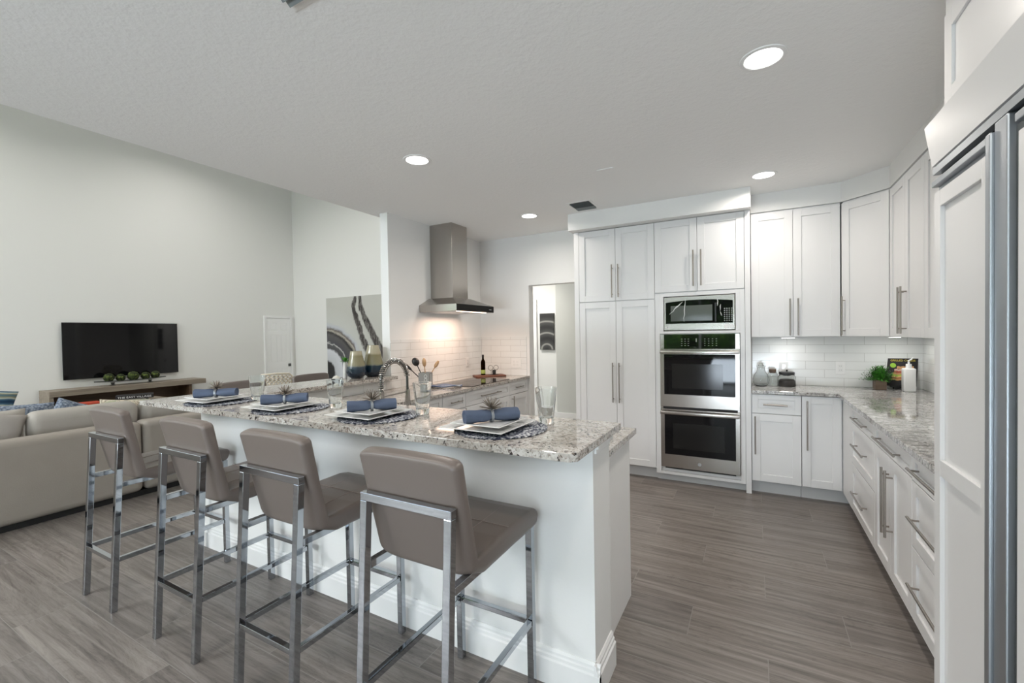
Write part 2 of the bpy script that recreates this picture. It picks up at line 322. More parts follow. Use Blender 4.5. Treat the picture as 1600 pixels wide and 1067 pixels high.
# ------------------------------------------------------------------ mesh helpers
class MB:
    def __init__(s): s.bm = bmesh.new(); s.mi = 0
    def box(s, x0, y0, z0, x1, y1, z1, M=None):
        r = bmesh.ops.create_cube(s.bm, size=1)['verts']
        T = Matrix.Translation(((x0+x1)/2, (y0+y1)/2, (z0+z1)/2)) @ Matrix.Diagonal((abs(x1-x0), abs(y1-y0), abs(z1-z0), 1))
        if M: T = M @ T
        bmesh.ops.transform(s.bm, matrix=T, verts=r); s._m(r); return s
    def _m(s, vs):
        if s.mi:
            for f in {f for v in vs for f in v.link_faces}: f.material_index = s.mi
    def bar(s, p, q, w, h=None, up=(0, 0, 1)):
        p = Vector(p); q = Vector(q); d = q-p; h = h or w
        z = d.normalized(); u = Vector(up)
        if abs(z.dot(u)) > 0.99: u = Vector((0, 1, 0))
        x = u.cross(z).normalized(); y = z.cross(x)
        M = Matrix((x, y, z)).transposed().to_4x4(); M.translation = (p+q)/2
        r = bmesh.ops.create_cube(s.bm, size=1)['verts']
        bmesh.ops.transform(s.bm, matrix=M @ Matrix.Diagonal((w, h, d.length, 1)), verts=r); s._m(r); return s
    def cyl(s, p, q, r, r2=None, n=16, caps=True):
        p = Vector(p); q = Vector(q); d = q-p
        M = d.to_track_quat('Z', 'Y').to_matrix().to_4x4(); M.translation = (p+q)/2
        v = bmesh.ops.create_cone(s.bm, cap_ends=caps, segments=n, radius1=r, radius2=r if r2 is None else r2, depth=d.length)['verts']
        bmesh.ops.transform(s.bm, matrix=M, verts=v); s._m(v); return s
    def tube(s, pts, r, n=10, closed=False):
        pts = [Vector(p) for p in pts]; rings = []; N_ = len(pts); prev = None
        for i, p in enumerate(pts):
            a = pts[(i-1) % N_] if (closed or i) else p; b = pts[(i+1) % N_] if (closed or i < N_-1) else p
            t = (b-a).normalized(); u = prev if prev is not None else (Vector((0, 0, 1)) if abs(t.z) < 0.9 else Vector((1, 0, 0)))
            x = (u - t*u.dot(t)).normalized(); prev = x; y = t.cross(x)
            rr = r(i/(N_-1)) if callable(r) else r
            rings.append([s.bm.verts.new(p + x*math.cos(2*PI*k/n)*rr + y*math.sin(2*PI*k/n)*rr) for k in range(n)])
        fs = []
        for i in range(N_ if closed else N_-1):
            A = rings[i]; B = rings[(i+1) % N_]
            for k in range(n): fs.append(s.bm.faces.new((A[k], A[(k+1) % n], B[(k+1) % n], B[k])))
        if not closed:
            fs.append(s.bm.faces.new(rings[0][::-1])); fs.append(s.bm.faces.new(rings[-1]))
        for f in fs: f.material_index = s.mi
        return s
    def lathe(s, prof, n=32, c=(0, 0, 0), sq=0):
        rings = []
        for (r, z) in prof:
            ring = []
            for k in range(n):
                a = 2*PI*k/n; rr = r
                if sq: rr = r/max(abs(math.cos(a)), abs(math.sin(a)))*(1-sq)+r*sq
                ring.append(s.bm.verts.new((c[0]+rr*math.cos(a), c[1]+rr*math.sin(a), c[2]+z)))
            rings.append(ring)
        for A, B in zip(rings, rings[1:]):
            for k in range(n): s.bm.faces.new((A[k], A[(k+1) % n], B[(k+1) % n], B[k])).material_index = s.mi
        if prof[0][0] > 1e-6: s.bm.faces.new(rings[0][::-1])
        if prof[-1][0] > 1e-6: s.bm.faces.new(rings[-1])
        return s
    def prism(s, pts, a, b, axis='x'):
        """polygon pts in the plane across `axis`, extruded from a to b"""
        def P(u, v, t): return (t, u, v) if axis == 'x' else ((u, t, v) if axis == 'y' else (u, v, t))
        A = [s.bm.verts.new(P(u, v, a)) for u, v in pts]; B = [s.bm.verts.new(P(u, v, b)) for u, v in pts]
        s.bm.faces.new(A); s.bm.faces.new(B[::-1]); n = len(pts)
        for i in range(n): s.bm.faces.new((A[i], B[i], B[(i+1) % n], A[(i+1) % n]))
        return s
    def sphere(s, c, r, sub=2, scl=(1, 1, 1)):
        v = bmesh.ops.create_icosphere(s.bm, subdivisions=sub, radius=r)['verts']
        bmesh.ops.transform(s.bm, matrix=Matrix.Translation(c) @ Matrix.Diagonal((*scl, 1)), verts=v); s._m(v); return s
    def pillow(s, wx, wy, wz, n=14, k=0.62, edge=0.18):
        """pillow in the XZ plane, thickness wy, centred"""
        for side in (1, -1):
            g = {}
            for i in range(n+1):
                for j in range(n+1):
                    u = i/n*2-1; v = j/n*2-1
                    h = (max(0, 1-abs(u)**3.2)*max(0, 1-abs(v)**3.2))**0.5
                    pin = 1-0.05*(1-abs(v)**2)*abs(u)**3; pin2 = 1-0.05*(1-abs(u)**2)*abs(v)**3
                    g[i, j] = s.bm.verts.new((u*wx/2*pin, side*h*wy/2*(1), v*wz/2*pin2))
            for i in range(n):
                for j in range(n):
                    q = (g[i, j], g[i+1, j], g[i+1, j+1], g[i, j+1])
                    s.bm.faces.new(q if side < 0 else q[::-1])
        bmesh.ops.remove_doubles(s.bm, verts=s.bm.verts, dist=1e-5)
        return s
    def build(s, name, mats, parent=None, bev=0, seg=2, smooth=False, rn=True, sub=0, angle=35, label=None):
        if rn: bmesh.ops.recalc_face_normals(s.bm, faces=s.bm.faces)
        me = bpy.data.meshes.new(name); s.bm.to_mesh(me); s.bm.free()
        if isinstance(mats, str): mats = [mats]
        for mname in mats: me.materials.append(MAT[mname])
        o = bpy.data.objects.new(name, me); C.objects.link(o)
        if parent: o.parent = parent
        if smooth:
            for p in me.polygons: p.use_smooth = True
            if not sub: me.set_sharp_from_angle(angle=R(angle))
        if bev:
            bm_ = o.modifiers.new('bevel', 'BEVEL'); bm_.width = bev; bm_.segments = seg; bm_.limit_method = 'ANGLE'; bm_.angle_limit = R(30)
            if smooth or seg > 2:
                for p in me.polygons: p.use_smooth = True
        if sub:
            sm = o.modifiers.new('sub', 'SUBSURF'); sm.levels = sub; sm.render_levels = sub
        if label: o['label'] = label
        return o
def thing(name, label, cat, loc=(0, 0, 0), rz=0, group=None, rot=None):
    o = bpy.data.objects.new(name, None); C.objects.link(o); o.empty_display_size = 0.1
    o.location = loc; o.rotation_euler = rot if rot else (0, 0, rz)
    o['label'] = label; o['category'] = cat
    if group: o['group'] = group
    return o
def tag(o, label, cat, group=None, loc=None, rz=None):
    o['label'] = label; o['category'] = cat
    if group: o['group'] = group
    if loc: o.location = loc
    if rz is not None: o.rotation_euler = (0, 0, rz)
    return o
def struct(name, mb, m, **k):
    o = mb.build(name, m, **k)
    if not o.parent: o['kind'] = 'structure'
    return o
def box(x0, y0, z0, x1, y1, z1): return MB().box(x0, y0, z0, x1, y1, z1)
def dup(root, loc, rz, label=None, group=None):
    r = root.copy(); C.objects.link(r); r.location = loc; r.rotation_euler = (0, 0, rz)
    if label: r['label'] = label
    if group: r['group'] = group
    for ch in list(root.children):
        c = ch.copy(); C.objects.link(c); c.parent = r
        for g in list(ch.children):
            d = g.copy(); C.objects.link(d); d.parent = c
    return r
def text_mesh(s, size, ext=0.0008):
    cu = bpy.data.curves.new('t', 'FONT'); cu.body = s; cu.size = size; cu.extrude = ext; cu.align_x = 'CENTER'; cu.align_y = 'CENTER'
    o = bpy.data.objects.new('t', cu); C.objects.link(o)
    me = bpy.data.meshes.new_from_object(o); bpy.data.objects.remove(o)
    return me
def text(s, size, name, mat, loc, rot, parent=None, sx=1.0):
    me = text_mesh(s, size); me.materials.clear(); me.materials.append(MAT[mat])
    o = bpy.data.objects.new(name, me); C.objects.link(o); o.location = loc; o.rotation_euler = rot; o.scale = (sx, 1, 1)
    if parent: o.parent = parent
    return o

# ------------------------------------------------------------------ room shell
CZ = 2.66; XR = 1.25; YB = 4.91; XH = -3.16; XE = -3.36; XT = -10.0; YP = 7.0
struct('floor', box(XT-0.2, -4.6, -0.1, XR+0.2, 7.4, 0), 'floor_planks')
struct('ceiling', box(XE, -4.4, CZ, XR+0.15, 7.2, CZ+0.14), 'ceiling_paint')
struct('ceiling', box(XT-0.1, -4.4, 5.4, XE, 7.2, 5.55), 'living_paint')
struct('wall_upper', box(XE, -4.4, CZ+0.14, XE+0.1, 7.2, 5.4), 'living_paint')
struct('wall_left', box(XT-0.15, -4.4, 0, XT, YP, 5.4), 'living_paint')
struct('wall_far', box(XT, YP, 0, -2.93, YP+0.15, 5.4), 'living_paint')
struct('wall_right', box(XR, -4.4, 0, XR+0.15, YB+0.15, CZ), 'wall_paint')
# far wall of kitchen with doorway
DX0, DX1, DZ = -2.45, -1.72, 2.04
mb = MB(); mb.box(XH-0.14, YB, 0, DX0, YB+0.12, CZ); mb.box(DX1, YB, 0, XR+0.15, YB+0.12, CZ); mb.box(DX0, YB, DZ, DX1, YB+0.12, CZ)
struct('wall_back', mb, 'wall_paint')
struct('wall_hood', box(-3.26, 3.24, 0, XH, YB, CZ), 'wall_paint')
struct('wall_hall', box(-2.93, 6.88, 0, -1.2, 7.15, CZ), 'hall_shaded')
struct('wall_hall_side', box(-1.2, YB+0.12, 0, -1.05, 7.15, CZ), 'wall_paint')
struct('baseboard_hall', box(-2.93, 6.862, 0, -1.2, 6.88, 0.1), 'trim_white')
struct('baseboard_far', box(XT, YP-0.018, 0, -2.93, YP, 0.1), 'trim_white')
struct('baseboard_left', box(XT, -4.4, 0, XT+0.018, 6.18, 0.1), 'trim_white')
# rear wall with big windows behind the camera
YW = -4.2
mb = MB()
mb.box(XT, YW-0.2, 0, -9.8, YW, 5.4); mb.box(-4.2, YW-0.2, 0, -2.5, YW, 5.4); mb.box(-9.8, YW-0.2, 4.4, -4.2, YW, 5.4); mb.box(-9.8, YW-0.2, 0, -4.2, YW, 0.15)
mb.box(1.1, YW-0.2, 0, XR+0.15, YW, CZ); mb.box(-2.5, YW-0.2, 2.45, 1.1, YW, CZ)
struct('wall_rear', mb, 'wall_paint')
def window(name, x0, x1, z0, z1, nx, nz):
    mb = MB(); t = 0.05
    for i in range(nx+1):
        x = x0+(x1-x0)*i/nx; mb.box(x-t/2, YW-0.12, z0, x+t/2, YW-0.06, z1)
    for j in range(nz+1):
        z = z0+(z1-z0)*j/nz; mb.box(x0, YW-0.12, z-t/2, x1, YW-0.06, z+t/2)
    o = struct(name, mb, 'trim_white')
    struct('pane', box(x0, YW-0.093, z0, x1, YW-0.087, z1), 'window_glass', parent=o)
window('window_1', -2.5, 1.1, 0.03, 2.45, 3, 1)
window('window_2', -9.8, -4.2, 0.15, 4.4, 4, 2)
# garden outside
g_ = box(-16, -12, -0.12, 8, YW-0.25, -0.08).build('lawn', 'lawn'); tag(g_, 'green lawn outside the rear windows', 'lawn')
mb = MB()
for i in range(46):
    x = -14+i*0.48; mb.sphere((x, -8.2+random.uniform(-0.4, 0.4), random.uniform(1.2, 2.9)), random.uniform(0.8, 1.15), 2)
mb.box(-14, -9.2, -0.078, 8, -8.2, 3.2)
hd = mb.build('hedge', 'hedge_leaves', smooth=True); tag(hd, 'tall green hedge outside, seen reflected in the oven panel', 'hedge')

# peninsula walls (half walls that carry the raised bar)
BZ = 1.05; BT = 0.03
struct('wall_bar_front', box(-3.41, 1.65, 0, -0.555, 1.868, BZ-BT-0.0005), 'wall_paint')
struct('wall_bar_left', box(-3.40, 1.868, 0, XH, 3.2395, BZ-BT-0.0005), 'wall_paint')
def baseprof(p0, p1, nrm, h=0.14, t=0.02, name='baseboard_bar', off=0):
    """moulded baseboard along p0-p1 with outward normal nrm"""
    p0 = Vector((*p0, 0)); p1 = Vector((*p1, 0)); n_ = Vector((*nrm, 0)); mb = MB()
    prof = [(0, 0), (t, 0), (t, h*0.70), (t*0.72, h*0.74), (t*0.72, h*0.82), (t*0.5, h*0.86), (t*0.5, h*0.93), (t*0.2, h), (0, h)]
    A = [mb.bm.verts.new(p0+n_*a+Vector((0, 0, z))) for a, z in prof]; B = [mb.bm.verts.new(p1+n_*a+Vector((0, 0, z))) for a, z in prof]
    mb.bm.faces.new(A); mb.bm.faces.new(B[::-1])
    for i in range(len(prof)): j = (i+1) % len(prof); mb.bm.faces.new((A[i], B[i], B[j], A[j]))
    return struct(name, mb, 'trim_white')
baseprof((-3.43, 1.65), (-0.533, 1.65), (0, -1), 0.145, 0.022, 'baseboard_front')
baseprof((-0.555, 1.629), (-0.555, 1.862), (1, 0), 0.145, 0.022, 'baseboard_end')
baseprof((-3.41, 1.629), (-3.41, 3.22), (-1, 0), 0.145, 0.022, 'baseboard_outer')
mb = MB(); mb.box(-0.555, 1.66, 0.985, -0.535, 1.86, BZ-BT); mb.box(-0.555, 1.665, 0.965, -0.545, 1.855, 0.985)
struct('trim_1', mb, 'trim_white', bev=0.003)

# soffits
struct('trim_2', box(-1.672, 4.28, 2.49, -0.02, YB, CZ), 'wall_paint')
mb = MB(); mb.prism([(-0.02, 4.56), (0.64, 4.56), (0.90, 4.30), (0.90, 0.6), (XR, 0.6), (XR, YB), (-0.02, YB)], 2.495, CZ, 'z')
struct('trim_3', mb, 'wall_paint')

# backsplash tiles
def splash(name, loc, rz, length, z0, z1):
    mb = MB(); mb.box(0, 0, z0, length, 0.008, z1); o = struct(name, mb, 'white_tile'); o.location = loc; o.rotation_euler = (0, 0, rz); return o
Zt = 0.9175
def sp2(name, loc, rz, length, h):
    mb = MB(); mb.box(0, -0.008, 0, length, 0, h); o = struct(name, mb, 'white_tile'); o.location = (loc[0], loc[1], Zt); o.rotation_euler = (0, 0, rz)
sp2('trim_4', (-0.018, YB), 0, 1.26, 0.458)
sp2('trim_5', (XR, YB-0.009), R(-90), 2.8, 0.458)
sp2('trim_6', (XH+0.008, YB), 0, 0.66, 0.485)
sp2('trim_7', (XH, 3.24), R(90), 1.66, 0.485)
sp2('trim_8', (XH, 1.87), R(90), 1.369, 0.10)

# ------------------------------------------------------------------ cabinets
def shaker(mb, x0, z0, w_, h_, fr=0.062, t=0.02, rec=0.009, mid=None, y=0.0):
    g_ = 0.0015; x0 += g_; z0 += g_; x1 = x0+w_-2*g_; z1 = z0+h_-2*g_
    fr = min(fr, (z1-z0)*0.32, (x1-x0)*0.3)
    mb.box(x0, y, z0, x0+fr, y+t, z1); mb.box(x1-fr, y, z0, x1, y+t, z1)
    mb.box(x0+fr, y, z0, x1-fr, y+t, z0+fr); mb.box(x0+fr, y, z1-fr, x1-fr, y+t, z1)
    if mid: mb.box(x0+fr, y, mid-fr/2, x1-fr, y+t, mid+fr/2)
    mb.box(x0+fr-0.001, y+rec, z0+fr-0.001, x1-fr+0.001, y+t-0.001, z1-fr+0.001)
def pull(parent, cx, cz, ln, vert=True, y=0.0, rad=0.006):
    mb = MB(); st = 0.032
    if vert:
        mb.cyl((cx, y-st, cz-ln/2), (cx, y-st, cz+ln/2), rad)
        for s_ in (-1, 1): mb.cyl((cx, y-st, cz+s_*(ln/2-0.035)), (cx, y+0.001, cz+s_*(ln/2-0.035)), rad*0.75, n=10)
    else:
        mb.cyl((cx-ln/2, y-st, cz), (cx+ln/2, y-st, cz), rad)
        for s_ in (-1, 1): mb.cyl((cx+s_*(ln/2-0.035), y-st, cz), (cx+s_*(ln/2-0.035), y+0.001, cz), rad*0.75, n=10)
    return mb.build('handle', 'nickel', parent, smooth=True)
def front(parent, kind, x0, z0, w_, h_, hd=None, fr=0.062, mid=None):
    mb = MB(); shaker(mb, x0, z0, w_, h_, fr, mid=mid)
    o = mb.build(kind, 'cabinet_white', parent, bev=0.0012, seg=1)
    if hd: pull(o, hd[1], hd[2], hd[3], hd[0] == 'v')
    return o
def cabinet(name, label, cat, loc, rz, x0, x1, d, z0, z1, group=None, toe=False, inset=0.021):
    t = thing(name, label, cat, loc, rz, group)
    mb = MB(); mb.box(x0+0.0005, inset, z0, x1-0.0005, d, z1)
    mb.build('body', 'cabinet_white', t)
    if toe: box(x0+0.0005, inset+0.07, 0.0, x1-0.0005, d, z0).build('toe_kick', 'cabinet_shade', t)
    return t
# tall pantry (faces -Y at 4.39)
Y0 = 4.39
t = cabinet('pantry_cabinet', 'tall white pantry cabinet left of the ovens, beside the doorway', 'cabinet', (0, Y0, 0), 0, -1.652, -0.837, 0.515, 0.115, 2.488, toe=True)
box(-1.652, 0.002, 0.115, -1.602, 0.021, 2.488).build('filler_panel', 'cabinet_white', t)
front(t, 'door', -1.60, 0.12, 0.384, 1.633, ('v', -1.248, 0.935, 0.40))
front(t, 'door', -1.216, 0.12, 0.379, 1.633, ('v', -1.184, 0.935, 0.40))
front(t, 'door', -1.60, 1.757, 0.384, 0.728, ('v', -1.248, 1.955, 0.33))
front(t, 'door', -1.216, 1.757, 0.379, 0.728, ('v', -1.184, 1.955, 0.33))
# oven cabinet
t = thing('oven_cabinet', 'tall white cabinet holding the microwave and double oven, beside the pantry', 'cabinet', (0, Y0, 0))
mb = MB()
mb.box(-0.836, 0.004, 0.10, -0.792, 0.515, 1.805); mb.box(-0.108, 0.004, 0.10, -0.070, 0.515, 1.805)
mb.box(-0.836, 0.021, 1.805, -0.070, 0.515, 2.488); mb.box(-0.792, 0.03, 0.10, -0.108, 0.515, 0.134)
mb.box(-0.792, 0.004, 1.770, -0.108, 0.3, 1.805); mb.box(-0.792, 0.004, 1.418, -0.108, 0.5, 1.443)
mb.box(-0.792, 0.004, 1.443, -0.757, 0.3, 1.770); mb.box(-0.143, 0.004, 1.443, -0.108, 0.3, 1.770)
mb.box(-0.792, 0.50, 0.134, -0.108, 0.515, 1.805)
mb.build('body', 'cabinet_white', t, bev=0.001, seg=1)
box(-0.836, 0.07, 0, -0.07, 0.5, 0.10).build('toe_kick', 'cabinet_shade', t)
box(-0.836, 0.004, 0.075, -0.07, 0.03, 0.10).build('rail', 'cabinet_white', t)
box(-0.068, -0.004, 0, -0.026, 0.515, 2.488).build('side_panel', 'cabinet_white', t)
front(t, 'door', -0.836, 1.81, 0.381, 0.676, ('v', -0.488, 2.02, 0.33))
front(t, 'door', -0.455, 1.81, 0.384, 0.676, ('v', -0.422, 2.02, 0.33))

# microwave
t = thing('microwave_oven', 'stainless built-in microwave with protective film above the double oven', 'microwave', (0, Y0, 0))
x0, x1, z0, z1 = -0.752, -0.148, 1.449, 1.764
mb = MB(); mb.box(x0, 0.0, z0, x1, 0.28, z1); mb.build('body', 'stainless', t, bev=0.003)
mb = MB(); pts = []
for k in range(13):
    u = k/12; pts.append((x0+0.016+u*(x1-x0-0.032), z1-0.048+0.018*math.sin(u*PI)-0.004))
pts = [(x0+0.016, z0+0.062)] + pts + [(x1-0.016, z0+0.062)]
mb.prism(pts, -0.006, 0.002, 'y'); mb.build('door_glass', 'black_glass', t, bev=0.002)
mb = MB(); mb.box(-0.69, -0.0075, z0+0.085, -0.33, -0.0055, z1-0.085); mb.build('window', 'grey_window', t, bev=0.012, seg=4)
mb = MB()
for r_ in range(7):
    for c_ in range(4): mb.box(-0.235+c_*0.019, -0.008, z0+0.078+r_*0.018, -0.225+c_*0.019, -0.0055, z0+0.086+r_*0.018)
mb.build('keypad', 'letter_grey', t)
mb = MB(); mb.box(-0.31, -0.022, z0+0.075, -0.296, -0.016, z1-0.07); mb.box(-0.31, -0.016, z1-0.085, -0.296, -0.005, z1-0.07); mb.box(-0.31, -0.016, z0+0.075, -0.296, -0.005, z0+0.09)
mb.build('handle', 'black_plastic', t, bev=0.003)
mb = MB(); mb.cyl((-0.722, -0.002, z0+0.03), (-0.722, 0.001, z0+0.03), 0.009, n=20); mb.build('badge', 'nickel', t)
mb = MB(); mb.box(-0.235, -0.002, z0+0.012, -0.195, 0.001, z0+0.05); mb.box(-0.188, -0.002, z0+0.012, -0.16, 0.001, z0+0.05); mb.build('sticker', 'white_plastic', t)
random.seed(3)      # creases in the clear protective film
for (a, b_) in (((-0.70, 1.60), (-0.60, 1.70)), ((-0.66, 1.65), (-0.585, 1.715)), ((-0.56, 1.73), (-0.575, 1.53)), ((-0.262, 1.68), (-0.268, 1.62)), ((-0.268, 1.61), (-0.25, 1.57)), ((-0.285, 1.73), (-0.29, 1.66))):
    MB().tube([(a[0]+(b_[0]-a[0])*k/6+random.uniform(-1, 1)*0.004, -0.0085, a[1]+(b_[1]-a[1])*k/6+random.uniform(-1, 1)*0.004) for k in range(7)], lambda u: 0.0006+0.003*math.sin(u*PI), 6).build('film_crease', 'letter_white', t, smooth=True)

# double oven
t = thing('double_oven', 'stainless double wall oven with black glass doors below the microwave', 'oven', (0, Y0, 0))
x0, x1 = -0.788, -0.112
mb = MB(); mb.box(x0, 0.012, 0.14, x1, 0.48, 1.413); mb.build('body', 'stainless', t)
mb = MB(); mb.box(x0, -0.004, 1.276, x1, 0.012, 1.413); mb.build('control_panel', 'stainless', t)
mb = MB(); mb.box(x0+0.034, -0.007, 1.276, x1-0.034, -0.003, 1.411); mb.build('control_glass', 'panel_glass', t)
mb = MB()
for r_ in range(4):
    for c_ in range(3): mb.box(-0.60+c_*0.029, -0.0085, 1.305+r_*0.02, -0.588+c_*0.029, -0.0068, 1.309+r_*0.02)
mb.build('number_keys', 'letter_grey', t)
mb = MB()
for r_ in range(4):
    for c_ in range(4): mb.box(-0.40+c_*0.032, -0.0085, 1.305+r_*0.02, -0.39+c_*0.032, -0.0068, 1.309+r_*0.02)
mb.build('mode_keys', 'letter_grey', t)
box(-0.472, -0.0085, 1.34, -0.464, -0.0068, 1.372).build('clock_display', 'letter_grey', t)
def oven_door(z0, z1, gz0, gz1, nm, win):
    mb = MB(); mb.box(x0, -0.018, z0, x1, 0.010, z1); d_ = mb.build('door', 'stainless', t, bev=0.002)
    box(x0+0.035, -0.021, gz0, x1-0.035, -0.017, gz1).build('door_glass', 'black_glass', d_)
    mb = MB(); mb.box(x0+0.035+win[0], -0.0222, gz0+win[2], x1-0.035-win[1], -0.0208, gz1-win[3]); mb.build('window', 'oven_window', d_)
    mb = MB(); zc = gz1+0.022
    mb.box(x0+0.004, -0.075, zc-0.015, x1-0.004, -0.055, zc+0.015)
    for xa in (x0+0.012, x1-0.032): mb.box(xa, -0.057, zc-0.012, xa+0.02, -0.017, zc+0.012)
    mb.build('handle', 'stainless', d_, bev=0.005, seg=3)
    return d_
oven_door(0.728, 1.272, 0.845, 1.225, 'upper', (0.07, 0.10, 0.06, 0.09))
d_ = oven_door(0.150, 0.705, 0.275, 0.655, 'lower', (0.075, 0.09, 0.06, 0.08))
mb = MB(); mb.cyl((-0.448, -0.0205, 0.205), (-0.448, -0.0175, 0.205), 0.016, n=24); mb.build('badge', 'letter_grey', d_)
box(x0+0.02, -0.002, 0.706, x1-0.02, 0.012, 0.727).build('gap', 'black_gap', t)
box(x0+0.035, -0.004, 0.136, x1-0.035, 0.011, 0.149).build('vent', 'black_gap', t)

# base cabinets right of ovens (faces -Y)
cabs = thing
t = cabinet('base_cabinet', 'white base cabinet with one drawer over one door, right beside the oven column', 'cabinet', (0, Y0, 0), 0, -0.024, 0.344, 0.515, 0.115, 0.887, toe=True)
front(t, 'drawer', -0.02, 0.715, 0.364, 0.168, ('h', 0.155, 0.795, 0.18), fr=0.045)
front(t, 'door', -0.02, 0.12, 0.364, 0.592, ('v', 0.004, 0.525, 0.33))
t = cabinet('base_cabinet', 'white base cabinet with a full height door in the inner corner of the counter', 'cabinet', (0, Y0, 0), 0, 0.346, 1.24, 0.515, 0.115, 0.887, toe=True)
front(t, 'door', 0.346, 0.12, 0.274, 0.763, ('v', 0.383, 0.64, 0.41))
# right run (faces -X). local x = -Y direction, local y = +X
XC = 0.622
def rcab(name, label, ya, yb, **k):   # ya far, yb near
    t = cabinet(name, label, 'cabinet', (XC, ya, 0), R(-90), 0, ya-yb, XR-XC-0.01, 0.115, 0.887, toe=True, **k); return t
t = rcab('drawer_cabinet', 'white cabinet with three drawers nearest the inner corner of the right counter', 4.38, 3.312)
W = 4.38-3.312
box(0, 0.002, 0.115, 0.36, 0.021, 0.885).build('filler_panel', 'cabinet_white', t)
for (za, zb, hz) in ((0.762, 0.883, 0.815), (0.465, 0.759, 0.625), (0.12, 0.462, 0.29)):
    front(t, 'drawer', 0.36, za, W-0.36, zb-za, ('h', 0.36+(W-0.36)/2, hz+0.0, 0.36), fr=0.055)
t = rcab('base_cabinet', 'white cabinet with a wide drawer over two doors, middle of the right counter', 3.31, 2.604)
W = 3.31-2.604
front(t, 'drawer', 0, 0.762, W, 0.121, ('h', W/2-0.02, 0.817, 0.44), fr=0.055)
front(t, 'door', 0, 0.12, W/2, 0.639, ('v', W/2-0.035, 0.525, 0.35))
front(t, 'door', W/2, 0.12, W/2, 0.639, ('v', W/2+0.035, 0.525, 0.35))
t = rcab('drawer_cabinet', 'white cabinet with three drawers beside the refrigerator', 2.602, 2.066)
W = 2.602-2.066
for (za, zb, hz) in ((0.755, 0.883, 0.817), (0.455, 0.752, 0.60), (0.12, 0.452, 0.30)):
    front(t, 'drawer', 0, za, W, zb-za, ('h', W/2+0.01, hz, 0.44), fr=0.055)
# right worktop (L)
mb = MB(); mb.prism([(-0.02, 4.36), (0.592, 4.36), (0.592, 2.066), (XR, 2.066), (XR, YB-0.009), (-0.02, YB-0.009)], 0.888, 0.917, 'z')
tag(mb.build('worktop', 'grey_granite', bev=0.003), 'grey speckled granite worktop in an L along the right wall and corner', 'worktop')

# upper cabinets
YU = 4.56; UZ0, UZ1 = 1.375, 2.494
t = cabinet('wall_cabinet', 'white two-door wall cabinet right of the oven column', 'cabinet', (0, YU, 0), 0, -0.022, 0.637, 0.345, UZ0, UZ1)
front(t, 'door', -0.022, UZ0, 0.323, UZ1-UZ0-0.013, ('v', 0.276, 1.548, 0.32))
front(t, 'door', 0.301, UZ0, 0.335, UZ1-UZ0-0.013, ('v', 0.336, 1.548, 0.32))
# diagonal corner cabinet
t = thing('corner_cabinet', 'white diagonal corner wall cabinet above the plant and cookbook', 'cabinet', (0.64, YU, 0), R(-45))
DL = math.hypot(0.26, 0.26)
o_ = thing  # noqa
mb = MB()
c45 = math.cos(R(45))
def loc45(x, y):   # world -> local of the -45 deg frame at (0.64, YU)
    dx, dy = x-0.64, y-YU; return (dx*c45-dy*c45, dx*c45+dy*c45)
pts = [loc45(*p) for p in ((0.645, 4.584), (0.905+0.019, 4.305), (XR-0.002, 4.305), (XR-0.002, YB-0.002), (0.645, YB-0.002))]
pts = [(0.004, 0.022), (DL-0.004, 0.022)] + [loc45(*p) for p in ((XR-0.002, 4.300), (XR-0.002, YB-0.002), (0.64, YB-0.002))]
mb.prism(pts, UZ0, UZ1, 'z'); mb.build('body', 'cabinet_white', t)
front(t, 'door', 0.002, UZ0, DL-0.004, UZ1-UZ0-0.013, ('v', 0.03, 1.548, 0.32))
XU = 0.90
def rup(label, ya, yb, h1=None, h2=None):
    W = ya-yb; t = cabinet('wall_cabinet', label, 'cabinet', (XU, ya, 0), R(-90), 0.0, W, XR-XU-0.002, UZ0, UZ1)
    front(t, 'door', 0.0, UZ0, W/2, UZ1-UZ0-0.013, ('v', W/2-0.035, 1.56, 0.32)); front(t, 'door', W/2, UZ0, W/2, UZ1-UZ0-0.013, ('v', W/2+0.035, 1.56, 0.32))
    return t
rup('white two-door wall cabinet on the right wall, next to the diagonal corner cabinet', 4.298, 3.530)
rup('white two-door wall cabinet on the right wall, half hidden behind the refrigerator', 3.528, 2.78)
rup('white two-door wall cabinet on the right wall hidden behind the refrigerator', 2.778, 2.085)

# refrigerator
FX = 0.55; FY = 2.055
t = thing('refrigerator', 'built-in refrigerator with white panelled doors and grey metal trim', 'refrigerator', (FX, FY, 0), R(-90))
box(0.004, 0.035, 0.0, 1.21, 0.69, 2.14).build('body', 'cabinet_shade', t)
mb = MB(); shaker(mb, 0.0, 0.02, 0.418, 1.885, 0.055, 0.03, 0.012, mid=0.965); mb.build('door', 'cabinet_white', t, bev=0.0012, seg=1, label='narrow white panelled freezer door')
mb = MB(); shaker(mb, 0.555, 0.02, 0.65, 1.885, 0.055, 0.03, 0.012, mid=0.965); mb.build('door', 'cabinet_white', t, bev=0.0012, seg=1, label='wide white panelled refrigerator door')
mb = MB(); mb.box(0.419, -0.012, 0.02, 0.447, 0.03, 1.945); mb.build('edge_trim', 'aluminium', t, bev=0.004)
mb = MB(); mb.box(0.448, -0.004, 0.02, 0.515, 0.03, 1.965); mb.build('handle_trim', 'aluminium', t, bev=0.004)
box(0.516, 0.012, 0.02, 0.555, 0.03, 1.93).build('handle_recess', 'dark_metal', t)
mb = MB(); mb.box(-0.004, -0.006, 1.925, 0.404, 0.03, 1.945); mb.box(0.0, 0.012, 1.905, 0.404, 0.03, 1.925); mb.box(0.555, -0.006, 1.925, 1.20, 0.03, 1.945); mb.build('top_trim', 'aluminium', t, bev=0.002)
box(0.0, 0.02, 1.945, 1.20, 0.034, 2.0).build('top_gap', 'black_gap', t)
